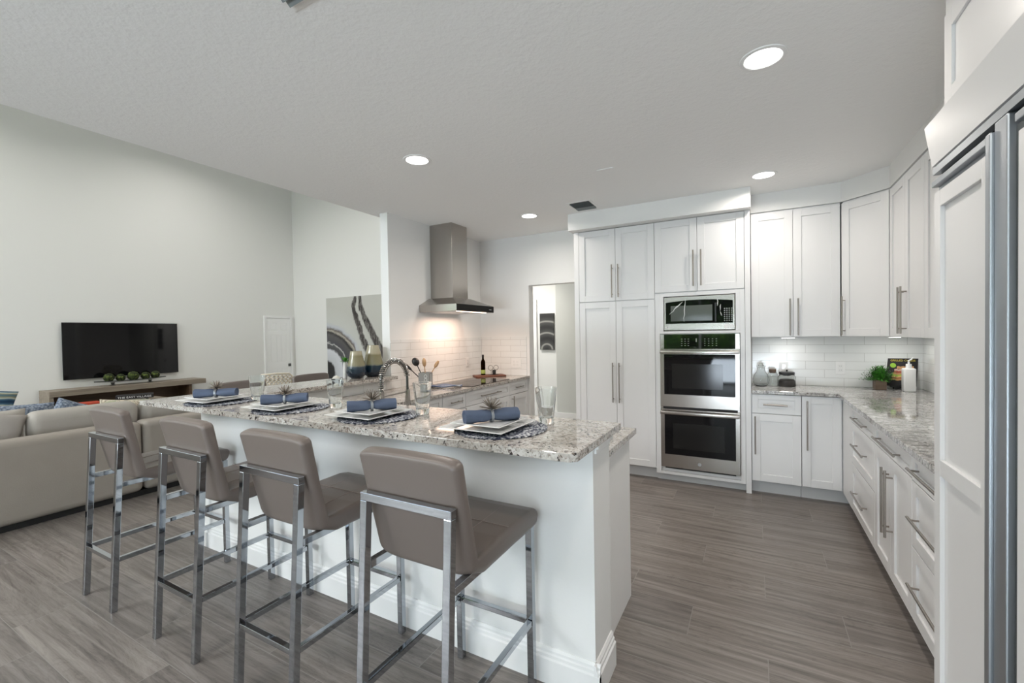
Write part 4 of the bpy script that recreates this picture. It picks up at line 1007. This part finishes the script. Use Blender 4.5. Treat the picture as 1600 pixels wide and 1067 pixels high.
# plant
t = thing('potted_plant', 'small bushy green plant in a square wooden pot on the right counter', 'plant', (0.935, 4.79, ZC), R(5))
h_ = 0.038
mb = MB(); mb.box(-h_, -h_, 0, h_, h_, 0.01)
for (a, b_, c_, d_) in ((-h_, -h_, h_, -h_+0.008), (-h_, h_-0.008, h_, h_), (-h_, -h_+0.008, -h_+0.008, h_-0.008), (h_-0.008, -h_+0.008, h_, h_-0.008)): mb.box(a, b_, 0.01, c_, d_, 0.082)
mb.build('pot', 'pot_wood', t, bev=0.001); box(-h_+0.009, -h_+0.009, 0.011, h_-0.009, h_-0.009, 0.072).build('soil', 'coffee_dark', t)
mb = MB(); random.seed(11)
for k in range(170):
    a = random.uniform(0, 2*PI); e = R(random.uniform(5, 88)); ln = random.uniform(0.09, 0.155)
    d = Vector((math.cos(a)*math.cos(e), min(0.45, math.sin(a)*math.cos(e)), math.sin(e)))
    p = Vector((random.uniform(-0.025, 0.025), random.uniform(-0.025, 0.025), 0.072)); mb.mi = 0 if random.random() < 0.7 else 1
    mid = p+d*ln*0.6+Vector((0, 0, 0.008)); tip = p+d*ln+Vector((0, 0, -0.012))
    side = d.cross(Vector((0, 0, 1))); side = side.normalized()*0.0035 if side.length > 1e-3 else Vector((0.0035, 0, 0))
    for s0, s1 in ((0.0, 0.45), (0.3, 0.7), (0.55, 1.0)):
        q0 = p.lerp(mid, s0*1.4) if s0 < 0.6 else mid.lerp(tip, (s0-0.5)*1.4); q1 = mid.lerp(tip, max(0, s1-0.4)*1.5)
    vs = [mb.bm.verts.new(x_) for x_ in (p, mid-side*1.6, tip, mid+side*1.6)]
    f_ = mb.bm.faces.new(vs); f_.material_index = mb.mi
    for s_ in (-1, 1):                      # side leaflets
        for u in (0.45, 0.65, 0.85):
            b0 = p.lerp(tip, u); dd = (d*0.6+side.normalized()*s_*0.8+Vector((0, 0, 0.3))).normalized()*0.022; w2 = d*0.0045
            vs = [mb.bm.verts.new(x_) for x_ in (b0, b0+dd*0.5+w2, b0+dd, b0+dd*0.5-w2)]; mb.bm.faces.new(vs).material_index = mb.mi
for v_ in mb.bm.verts: v_.co.y = min(v_.co.y, 0.10)
mb.build('foliage', ['leaf_green', 'leaf_dark'], t, rn=False)
# cookbook on stand
t = thing('cookbook', 'black cookbook with a sandwich on the cover leaning in the counter corner', 'book', (1.09, 4.855, ZC+0.028), 0, rot=(R(-12), 0, R(0)))
w_ = 0.10; h2 = 0.245
sh = Matrix.Identity(4); sh[0][2] = 0.10
def bx(mb, *a): return mb.box(*a, M=sh)
mb = MB(); bx(mb, -w_, -0.002, 0, w_, 0.0, h2); bx(mb, -w_, 0.014, 0, w_, 0.016, h2); bx(mb, -w_, 0, 0, -w_+0.002, 0.014, h2); mb.build('cover', 'black_cover', t)
mb = MB(); bx(mb, -w_+0.003, 0.0005, 0.003, w_-0.004, 0.0135, h2-0.003); mb.build('pages', 'paper', t)
o = text('GRILLED CHEESE', 0.022, 'title', 'letter_yellow', (0.022, -0.0035, h2-0.028), (R(90), 0, 0), t)
mb = MB()
mb.prism([(-0.045+0.020*math.cos(a), 0.175+0.020*math.sin(a)) for a in [2*PI*k/20 for k in range(20)]], -0.0040, -0.0025, 'y'); mb.build('badge', 'lime', t)
for (mat, zc, hw, hh, xo) in (('bun', 0.155, 0.055, 0.012, 0.035), ('ham', 0.135, 0.065, 0.008, 0.027), ('tomato', 0.118, 0.066, 0.009, 0.022), ('bun', 0.102, 0.07, 0.007, 0.018), ('lime', 0.090, 0.07, 0.004, 0.017), ('cheese', 0.079, 0.074, 0.007, 0.015), ('tomato', 0.066, 0.072, 0.005, 0.013), ('bun', 0.054, 0.075, 0.008, 0.01)):
    mb = MB(); pts = [(xo-hw+2*hw*k/10, zc-hh+0.003*math.sin(k*1.7)) for k in range(11)] + [(xo+hw-2*hw*k/10, zc+hh+0.003*math.sin(k*2.1+1)) for k in range(11)]
    mb.prism(pts, -0.0038, -0.0024, 'y'); mb.build('cover_picture', mat, t)
t = thing('book_stand', 'black scroll-foot stand holding the cookbook', 'stand', (1.09, 4.842, ZC), 0)
mb = MB()
mb.prism([(-0.07, 0.027), (-0.045, 0.012), (-0.05, 0.0), (-0.03, 0.0), (-0.015, 0.012), (0.015, 0.012), (0.03, 0.0), (0.05, 0.0), (0.045, 0.012), (0.07, 0.027)], -0.02, -0.012, 'y'); mb.box(-0.07, -0.012, 0.018, 0.07, 0.035, 0.024)
mb.build('ledge', 'black_plastic', t); mb = MB(); mb.box(-0.05, 0.034, 0.0, -0.04, 0.04, 0.16); mb.box(0.04, 0.034, 0.0, 0.05, 0.04, 0.16); mb.build('back_rest', 'black_plastic', t)
# soap dispenser
t = thing('soap_dispenser', 'tall square white pump dispenser in front of the cookbook', 'dispenser', (1.105, 4.705, ZC), R(4))
MB().box(-0.040, -0.032, 0, 0.040, 0.032, 0.190).build('bottle', 'white_plastic', t, bev=0.010, seg=4)
mb = MB(); mb.cyl((0, 0, 0.184), (0, 0, 0.225), 0.021, 0.018, 24); mb.build('collar', 'white_plastic', t, smooth=True)
mb = MB(); mb.cyl((0, 0, 0.225), (0, 0, 0.245), 0.007); mb.tube([(0, 0, 0.243), (-0.003, 0, 0.252), (0.015, -0.004, 0.262), (0.022, -0.01, 0.278)], 0.005, 10); mb.build('pump', 'white_plastic', t, smooth=True)

# ------------------------------------------------------------------ vases, shell and little plant on the bar
t = tag(MB().lathe([(0.0, 0), (0.045, 0), (0.078, 0.025), (0.09, 0.06), (0.085, 0.10), (0.058, 0.215), (0.052, 0.255), (0.049, 0.255), (0.055, 0.215), (0.080, 0.10), (0.0, 0.03)], 40).build('vase', 'vase_glaze', smooth=True, angle=70), 'shorter wide-bottomed vase, navy blue fading to khaki, on the raised bar', 'vase', loc=(-3.29, 2.93, BZ))
t = tag(MB().lathe([(0.0, 0), (0.06, 0), (0.085, 0.02), (0.092, 0.07), (0.090, 0.13), (0.070, 0.24), (0.056, 0.29), (0.053, 0.305), (0.050, 0.305), (0.064, 0.24), (0.085, 0.13), (0.0, 0.03)], 40).build('vase', 'vase_glaze', smooth=True, angle=70), 'taller vase, navy blue below khaki, beside the wall end on the raised bar', 'vase', loc=(-3.275, 3.13, BZ))
t = thing('bud_vase', 'small white vase with a green sprig left of the blue vases', 'vase', (-3.41, 2.90, BZ))
MB().lathe([(0.0, 0), (0.018, 0), (0.020, 0.02), (0.016, 0.13), (0.014, 0.150), (0.012, 0.150), (0.0, 0.14)], 24).build('vase', 'porcelain', t, smooth=True)
mb = MB(); random.seed(8)
for k in range(26):
    a = random.uniform(0, 2*PI); e = R(random.uniform(5, 80)); d = Vector((math.cos(a)*math.cos(e), math.sin(a)*math.cos(e), math.sin(e)))*random.uniform(0.045, 0.075)
    p = Vector((0, 0, 0.15)); s_ = d.cross(Vector((0, 0, 1))).normalized()*0.009
    mb.bm.faces.new([mb.bm.verts.new(x_) for x_ in (p, p+d*0.6+s_, p+d, p+d*0.6-s_)])
mb.build('leaves', 'leaf_green', t, rn=False)
mb = MB(); mb.lathe([(0.0, 0), (0.03, 0.0), (0.036, 0.012), (0.026, 0.03), (0.0, 0.042)], 20)
tag(mb.build('seashell', 'stone_shell', smooth=True), 'small white shell lying on the raised bar left of the vases', 'shell', loc=(-3.34, 2.74, BZ))

# ------------------------------------------------------------------ ceiling items
lamp_pos = [(0.043, 2.30, 'nearest, at upper right'), (-2.04, 2.39, 'over the bar'), (0.073, 4.02, 'beside the oven soffit'), (-2.03, 4.11, 'between range hood and air vent')]
lampd = bpy.data.lights.new('downlight_lamp', 'AREA'); lampd.shape = 'DISK'; lampd.size = 0.14; lampd.energy = 7.5; lampd.color = (1.0, 0.92, 0.84); lampd.spread = R(165)
def downlight(x, y, label, vis=True):
    t = thing('ceiling_downlight', label, 'ceiling light', (x, y, CZ), 0, 'recessed ceiling lights')
    MB().lathe([(0.072, -0.001), (0.078, -0.006), (0.094, -0.004), (0.096, 0.0), (0.072, 0.0)], 40).build('trim_ring', 'trim_white', t, smooth=True)
    MB().lathe([(0.0, -0.003), (0.074, -0.003), (0.074, -0.0015), (0.0, -0.0015)], 40).build('lens', 'lamp_white', t)
    o = bpy.data.objects.new('downlight_lamp', lampd); C.objects.link(o); o.location = (x, y, CZ-0.012)
for x, y, wh in lamp_pos: downlight(x, y, 'round recessed ceiling light ' + wh)
for x, y in ((0.05, 0.5), (-2.04, 0.55), (0.05, -1.6), (-2.04, -1.6)): 
    downlight(x, y, 'round recessed ceiling light behind the camera')
def vent(x, y, wx, wy, label):
    t = thing('ceiling_vent', label, 'vent', (x, y, CZ))
    mb = MB(); mb.box(-wx/2-0.025, -wy/2-0.025, -0.004, wx/2+0.025, -wy/2, 0); mb.box(-wx/2-0.025, wy/2, -0.004, wx/2+0.025, wy/2+0.025, 0); mb.box(-wx/2-0.025, -wy/2, -0.004, -wx/2, wy/2, 0); mb.box(wx/2, -wy/2, -0.004, wx/2+0.025, wy/2, 0)
    mb.build('frame', 'ceiling_paint', t)
    box(-wx/2, -wy/2, -0.001, wx/2, wy/2, 0.0).build('backing', 'dark_metal', t)
    mb = MB(); n = 9
    for k in range(n):
        yy = -wy/2+wy*(k+0.5)/n
        M = Matrix.Translation((0, yy, -0.008)) @ Matrix.Rotation(R(38 if k < 6 else -38), 4, 'X'); mb.box(-wx/2, -0.011, -0.0008, wx/2, 0.011, 0.0008, M=M)
    mb.build('louvres', 'vent_grey', t)
vent(-1.425, 4.05, 0.19, 0.24, 'grey air vent in the ceiling left of the oven soffit')
vent(-1.374, 0.927, 0.20, 0.25, 'ceiling air vent cut off by the top edge of the photo')
tag(MB().box(-0.06, -0.012, -0.006, 0.06, 0.012, 0).build('ceiling_plate', 'trim_white', bev=0.002), 'tiny white plate on the ceiling between lights and vent', 'ceiling plate', loc=(-0.965, 3.24, CZ))
# under-cabinet lamps
for i, (x, y, rz) in enumerate(((0.27, 4.70, 0), (1.08, 3.9, 90), (1.08, 3.1, 90), (1.0, 4.62, 45))):
    t = thing('cabinet_lamp', ['small lamp under the wall cabinet by the ovens', 'small lamp under the right wall cabinet next to the corner', 'small lamp under the right wall cabinet by the refrigerator', 'small lamp under the corner cabinet'][i], 'lamp', (x, y, UZ0), R(rz))
    MB().box(-0.06, -0.02, -0.012, 0.06, 0.02, -0.0005).build('housing', 'trim_white', t); MB().box(-0.05, -0.012, -0.0135, 0.05, 0.012, -0.012).build('lens', 'lamp_white', t)
    area('cabinet_lamp_light', (x, y, UZ0-0.02), (0, 0, R(rz)), 0.10, 0.03, (0.75, 0.6, 0.6, 0.8)[i], (1.0, 0.97, 0.92))

# ------------------------------------------------------------------ hallway
t = thing('wall_art', 'dark grey textured canvas hanging in the hallway beyond the doorway', 'picture', (-3.14, YP-0.035, 1.155))
MB().box(-0.13, 0, 0, 0.13, 0.033, 0.63).build('canvas', 'dark_texture_art', t)
def panel_door(name, loc, rz, w_, h_, parent_kind=True, knob=True, cas=0.055):
    mb = MB(); mb.box(0, 0.006, 0, w_, 0.02, h_)
    d_ = struct(name, mb, 'door_white'); d_.location = loc; d_.rotation_euler = (0, 0, rz)
    mb = MB(); fr = w_*0.16; pw = (w_-3*fr)/2
    rows = [(0.10, 0.37), (0.45, 0.79), (0.845, 0.94)]
    zs = [0] + [v for r_ in rows for v in (r_[0]*h_, r_[1]*h_)] + [h_]
    for k in range(0, len(zs), 2): mb.box(0, 0, zs[k], w_, 0.0065, zs[k+1])
    for (a, b_) in rows:
        for x in (0, fr+pw, 2*fr+2*pw): mb.box(x, 0, a*h_, x+fr, 0.0065, b_*h_)
        for k in range(2):
            xa = fr+k*(pw+fr); mb.box(xa+0.018, 0.001, a*h_+0.018, xa+pw-0.018, 0.0065, b_*h_-0.018)
    mb.build('panels', 'door_white', d_, bev=0.002, seg=1)
    mb = MB(); mb.box(-cas, -0.012, 0, -0.002, 0.022, h_+cas); mb.box(w_+0.002, -0.012, 0, w_+cas, 0.022, h_+cas); mb.box(-0.002, -0.012, h_+0.002, w_+0.002, 0.022, h_+cas)
    mb.build('frame', 'trim_white', d_, bev=0.004)
    if knob: MB().box(w_-0.075, -0.012, 0.775-0.035, w_-0.005, 0.0, 0.775+0.035).build('door_handle', 'dark_metal', d_, bev=0.004)
    return d_
panel_door('door_1', (XT+0.021, 6.262, 0), R(90), 0.603, 1.905)
panel_door('door_2', (-4.15, YP-0.021, 0), 0, 0.76, 1.98)
area('hall_ceiling_light', (-3.5, 6.1, 2.5), (0, 0, 0), 0.3, 0.3, 26, (1.0, 0.95, 0.88))

# ------------------------------------------------------------------ living room
t = thing('television', 'large black flat-screen television mounted on the far left wall', 'television', (XT+0.05, 2.78, 0.80))
W, Hh = 1.655, 0.955
box(-0.045, 0.3, 0.3, -0.012, 1.3, 0.7).build('wall_mount', 'black_plastic', t)
MB().box(-0.012, 0, 0, 0.0, W, Hh).build('housing', 'black_plastic', t, bev=0.002)
box(0.0, 0.008, 0.012, 0.003, W-0.008, Hh-0.008).build('screen', 'black_glass', t)
box(0.0005, W/2-0.012, 0.003, 0.004, W/2+0.012, 0.009).build('badge', 'letter_grey', t)
t = thing('media_console', 'long taupe wooden console below the television', 'console', (XT+0.02, 2.50, 0))
MB().box(0, -0.0, 0.575, 0.45, 2.22, 0.665).build('top', 'console_wood', t, bev=0.004)
MB().box(0, 0, 0, 0.44, 0.05, 0.575).build('side_panel', 'console_wood', t); MB().box(0, 1.93, 0, 0.42, 1.98, 0.575).build('side_panel', 'console_inner', t)
MB().box(0, 0.05, 0, 0.02, 1.93, 0.575).build('back_panel', 'console_inner', t); MB().box(0, 0.05, 0.28, 0.42, 1.93, 0.31).build('shelf', 'console_inner', t); MB().box(0.0, 0.05, 0.0, 0.42, 1.93, 0.06).build('plinth', 'console_inner', t)
t = thing('display_tray', 'long dark footed tray holding moss balls on the console', 'tray', (XT+0.24, 3.62, 0.666))
mb = MB()
for s_ in (-1, 1): mb.cyl((0, s_*0.27, 0), (0, s_*0.27, 0.012), 0.05, 0.03).cyl((0, s_*0.27, 0.012), (0, s_*0.27, 0.05), 0.018, 0.03)
mb.build('foot', 'dark_metal', t, smooth=True)
mb = MB(); n = 24; rows = []
for k in range(n+1):
    u = k/n*2-1; hw = 0.085*math.sqrt(max(0.0, 1-u*u))+0.002; z_ = 0.052+0.022*u*u; rows.append([mb.bm.verts.new((s_*hw, u*0.52, z_+0.012*abs(s_)**2)) for s_ in (-1, -0.5, 0, 0.5, 1)])
for A, B in zip(rows, rows[1:]):
    for k in range(4): mb.bm.faces.new((A[k], A[k+1], B[k+1], B[k]))
o = mb.build('dish', 'dark_metal', t, smooth=True); so = o.modifiers.new('s', 'SOLIDIFY'); so.thickness = 0.008
random.seed(21)
for i, (yy, r_, wh) in enumerate(((-0.32, 0.075, 'leftmost'), (-0.16, 0.066, 'second from the left'), (0.02, 0.082, 'in the middle, largest'), (0.20, 0.068, 'second from the right, brightest green'), (0.35, 0.068, 'rightmost'))):
    mb = MB(); v = bmesh.ops.create_icosphere(mb.bm, subdivisions=4, radius=r_)['verts']
    for a in v: a.co *= 1+random.uniform(-0.10, 0.06)
    tag(mb.build('moss_ball', 'moss', smooth=True, angle=180), 'green-brown moss ball on the tray, ' + wh, 'moss ball', 'moss balls on the console tray', loc=(XT+0.24, 3.62+yy, 0.666+0.060+0.02*(yy/0.5)**2+r_*0.92))
# sofa (sectional along Y, back toward the bar)
t = thing('sectional_sofa', 'beige fabric sectional sofa with its back toward the bar stools', 'sofa', (-4.95, 0, 0))
def soft(x0, y0, z0, x1, y1, z1, name, mat='sofa_fabric', bev=0.05): return MB().box(x0, y0, z0, x1, y1, z1).build(name, mat, t, bev=bev, seg=5, smooth=True)
soft(-0.22, -1.6, 0.05, 0.0, 1.905, 0.69, 'back_frame'); soft(-0.22, 1.915, 0.05, 0.0, 4.0, 0.69, 'back_frame')
soft(-1.0, -1.6, 0.05, -0.222, 1.905, 0.34, 'seat_base', bev=0.03); soft(-1.0, 1.915, 0.05, -0.222, 4.0, 0.34, 'seat_base', bev=0.03)
box(-0.96, -1.55, 0.0, -0.05, 3.95, 0.05).build('plinth', 'black_gap', t)  # black slab in place of the shadow beneath the sofa
soft(-1.0, 3.82, 0.486, -0.223, 4.0, 0.66, 'armrest')
for (a, b_) in ((-1.5, -0.4), (-0.38, 0.75), (0.77, 1.9), (1.92, 2.85), (2.87, 3.8)): soft(-1.0, a, 0.341, -0.225, b_, 0.485, 'seat_cushion', 'cushion_fabric', 0.04)
def cush(name, label, loc, rot, w_, th, h_, mat, cat='cushion', group=None):
    o = MB().pillow(w_, th, h_, 16).build(name, mat, smooth=True, angle=180)
    tag(o, label, cat, group); o.location = loc; o.rotation_euler = rot; return o
def backc(label, y0, y1, ztop):
    mb = MB(); mb.box(-0.10, -(y1-y0)/2, -0.185, 0.10, (y1-y0)/2, 0.185); o = mb.build('back_cushion', 'cushion_fabric', bev=0.07, seg=6, smooth=True)
    tag(o, label, 'cushion', 'loose back cushions of the sofa'); o.location = (-5.295, (y0+y1)/2, ztop-0.175); o.rotation_euler = (0, R(6), 0)
backc('long beige back cushion of the sofa behind the leftmost bar stool', 1.24, 1.98, 0.850)
backc('long beige back cushion of the sofa behind the second stool back', 2.0, 3.1, 0.825)
backc('beige back cushion at the hidden far end of the sofa', 3.12, 3.78, 0.83)
cush('cushion', 'grey-beige cushion slumped at the left edge of the sofa', (-5.28, 1.045, 0.735), (R(-8), R(12), R(80)), 0.36, 0.15, 0.30, 'grey_fabric')
cush('cushion', 'plain light cushion behind the grey one at the left edge', (-5.5, 1.09, 0.70), (R(-8), 0, R(80)), 0.40, 0.15, 0.36, 'cushion_fabric')
cush('throw_pillow', 'blue, green and cream striped pillow at the left edge', (-6.25, 1.13, 0.80), (R(-12), R(12), R(75)), 0.50, 0.18, 0.46, 'striped_blue_green', 'pillow')
cush('throw_pillow', 'blue knitted pillow lying left of the console', (-5.62, 1.27, 0.715), (R(-10), R(3), R(86)), 0.46, 0.16, 0.38, 'blue_knit', 'pillow')
cush('throw_pillow', 'round-cornered blue knitted pillow in front of the console', (-5.72, 1.64, 0.72), (R(-6), R(25), R(80)), 0.30, 0.16, 0.30, 'blue_knit', 'pillow')
cush('throw_pillow', 'cream pillow with map-like print behind the leftmost stool', (-5.64, 2.02, 0.655), (R(-12), R(6), R(74)), 0.40, 0.15, 0.38, 'cream_map', 'pillow')
# second seat of the sectional carrying the striped pillow
soft(-2.6, -1.6, 0.05, -1.002, 0.0, 0.34, 'seat_base', bev=0.03)
t = thing('armchair', 'beige armchair behind the sofa carrying the striped pillow', 'armchair', (-6.6, 1.1, 0))
MB().box(-0.45, -0.45, 0.05, 0.45, 0.45, 0.55).build('seat', 'sofa_fabric', t, bev=0.04, seg=4, smooth=True)
MB().box(-0.45, -0.45, 0.551, 0.0, -0.25, 0.62).build('armrest', 'sofa_fabric', t, bev=0.04, seg=4, smooth=True)
# coffee table with books
t = thing('coffee_table', 'low wooden coffee table between sofa and console', 'table', (-8.75, 3.05, 0))
MB().box(-0.35, -0.65, 0.43, 0.35, 0.65, 0.47).build('tabletop', 'console_wood', t, bev=0.004)
for sx in (-1, 1):
    for sy in (-1, 1): MB().box(sx*0.3-0.03, sy*0.6-0.03, 0, sx*0.3+0.03, sy*0.6+0.03, 0.43).build('leg', 'console_wood', t)
def book(label, loc, rz, w_, d_, h_, mat, spine=None):
    t = thing('book', label, 'book', loc, rz)
    mb = MB(); mb.box(-w_/2, -d_/2, 0, w_/2, d_/2, 0.003); mb.box(-w_/2, -d_/2, h_-0.003, w_/2, d_/2, h_); mb.box(-w_/2, -d_/2, 0.003, w_/2, -d_/2+0.003, h_-0.003); mb.build('cover', mat, t)
    box(-w_/2+0.004, -d_/2+0.004, 0.0032, w_/2-0.004, d_/2-0.004, h_-0.0032).build('pages', 'paper', t)
    if spine: text(spine, h_*0.75, 'spine_title', 'letter_white', (0, -d_/2-0.001, h_/2), (R(90), 0, 0), t, 1.25)
book('orange-red book with white page edges on the coffee table', (-8.72, 2.72, 0.4705), R(85), 0.22, 0.28, 0.055, 'red_cover')
book('teal book under the black titled book', (-8.72, 3.24, 0.4705), R(75), 0.36, 0.28, 0.03, 'teal_cover')
book('white book in the stack under the black titled book', (-8.72, 3.24, 0.501), R(70), 0.32, 0.26, 0.02, 'paper')
book('black book with white spine lettering on top of the stack', (-8.70, 3.26, 0.5215), R(68), 0.46, 0.30, 0.052, 'black_cover', 'THE EAST VILLAGE')
# lattice dining chair
t = thing('lattice_chair', 'cream woven lattice-back chair in front of the white door', 'chair', (-7.0, 4.52, 0), R(60))
mb = MB()
for sx in (-1, 1):
    for sy in (-1, 1): MB().cyl((sx*0.2, sy*0.2, 0), (sx*0.2, sy*0.2, 0.42), 0.018).build('leg', 'spoon_wood', t)
MB().box(-0.24, -0.24, 0.42, 0.24, 0.24, 0.49).build('seat', 'cream_fabric', t, bev=0.02, seg=3, smooth=True)
mb = MB()
for k in range(-6, 9):
    for s_ in (-1, 1):
        pts = []
        for j in range(13):
            z_ = 0.50+0.33*j/12; x_ = k*0.06+s_*(j/12-0.5)*0.30
            if abs(x_) <= 0.23: pts.append((x_, -0.22+0.02*s_*math.sin(j*2.0)-0.10*(x_/0.23)**2*-1, z_))
        if len(pts) > 2: mb.tube(pts, 0.012, 6)
mb.build('lattice', 'cream_fabric', t, smooth=True)
mb = MB(); mb.tube([(-0.24, -0.12, 0.49), (-0.245, -0.12, 0.80), (-0.20, -0.15, 0.845), (0.0, -0.22, 0.86), (0.20, -0.15, 0.845), (0.245, -0.12, 0.80), (0.24, -0.12, 0.49)], 0.016, 8); mb.build('back_frame', 'cream_fabric', t, smooth=True)
# painting
t = thing('abstract_painting', 'large grey, white and black marbled abstract painting on the far wall', 'painting', (-8.76, YP-0.045, 0.45))
MB().box(0, 0, 0, 1.95, 0.04, 1.89).build('canvas', 'marbled_paint', t)
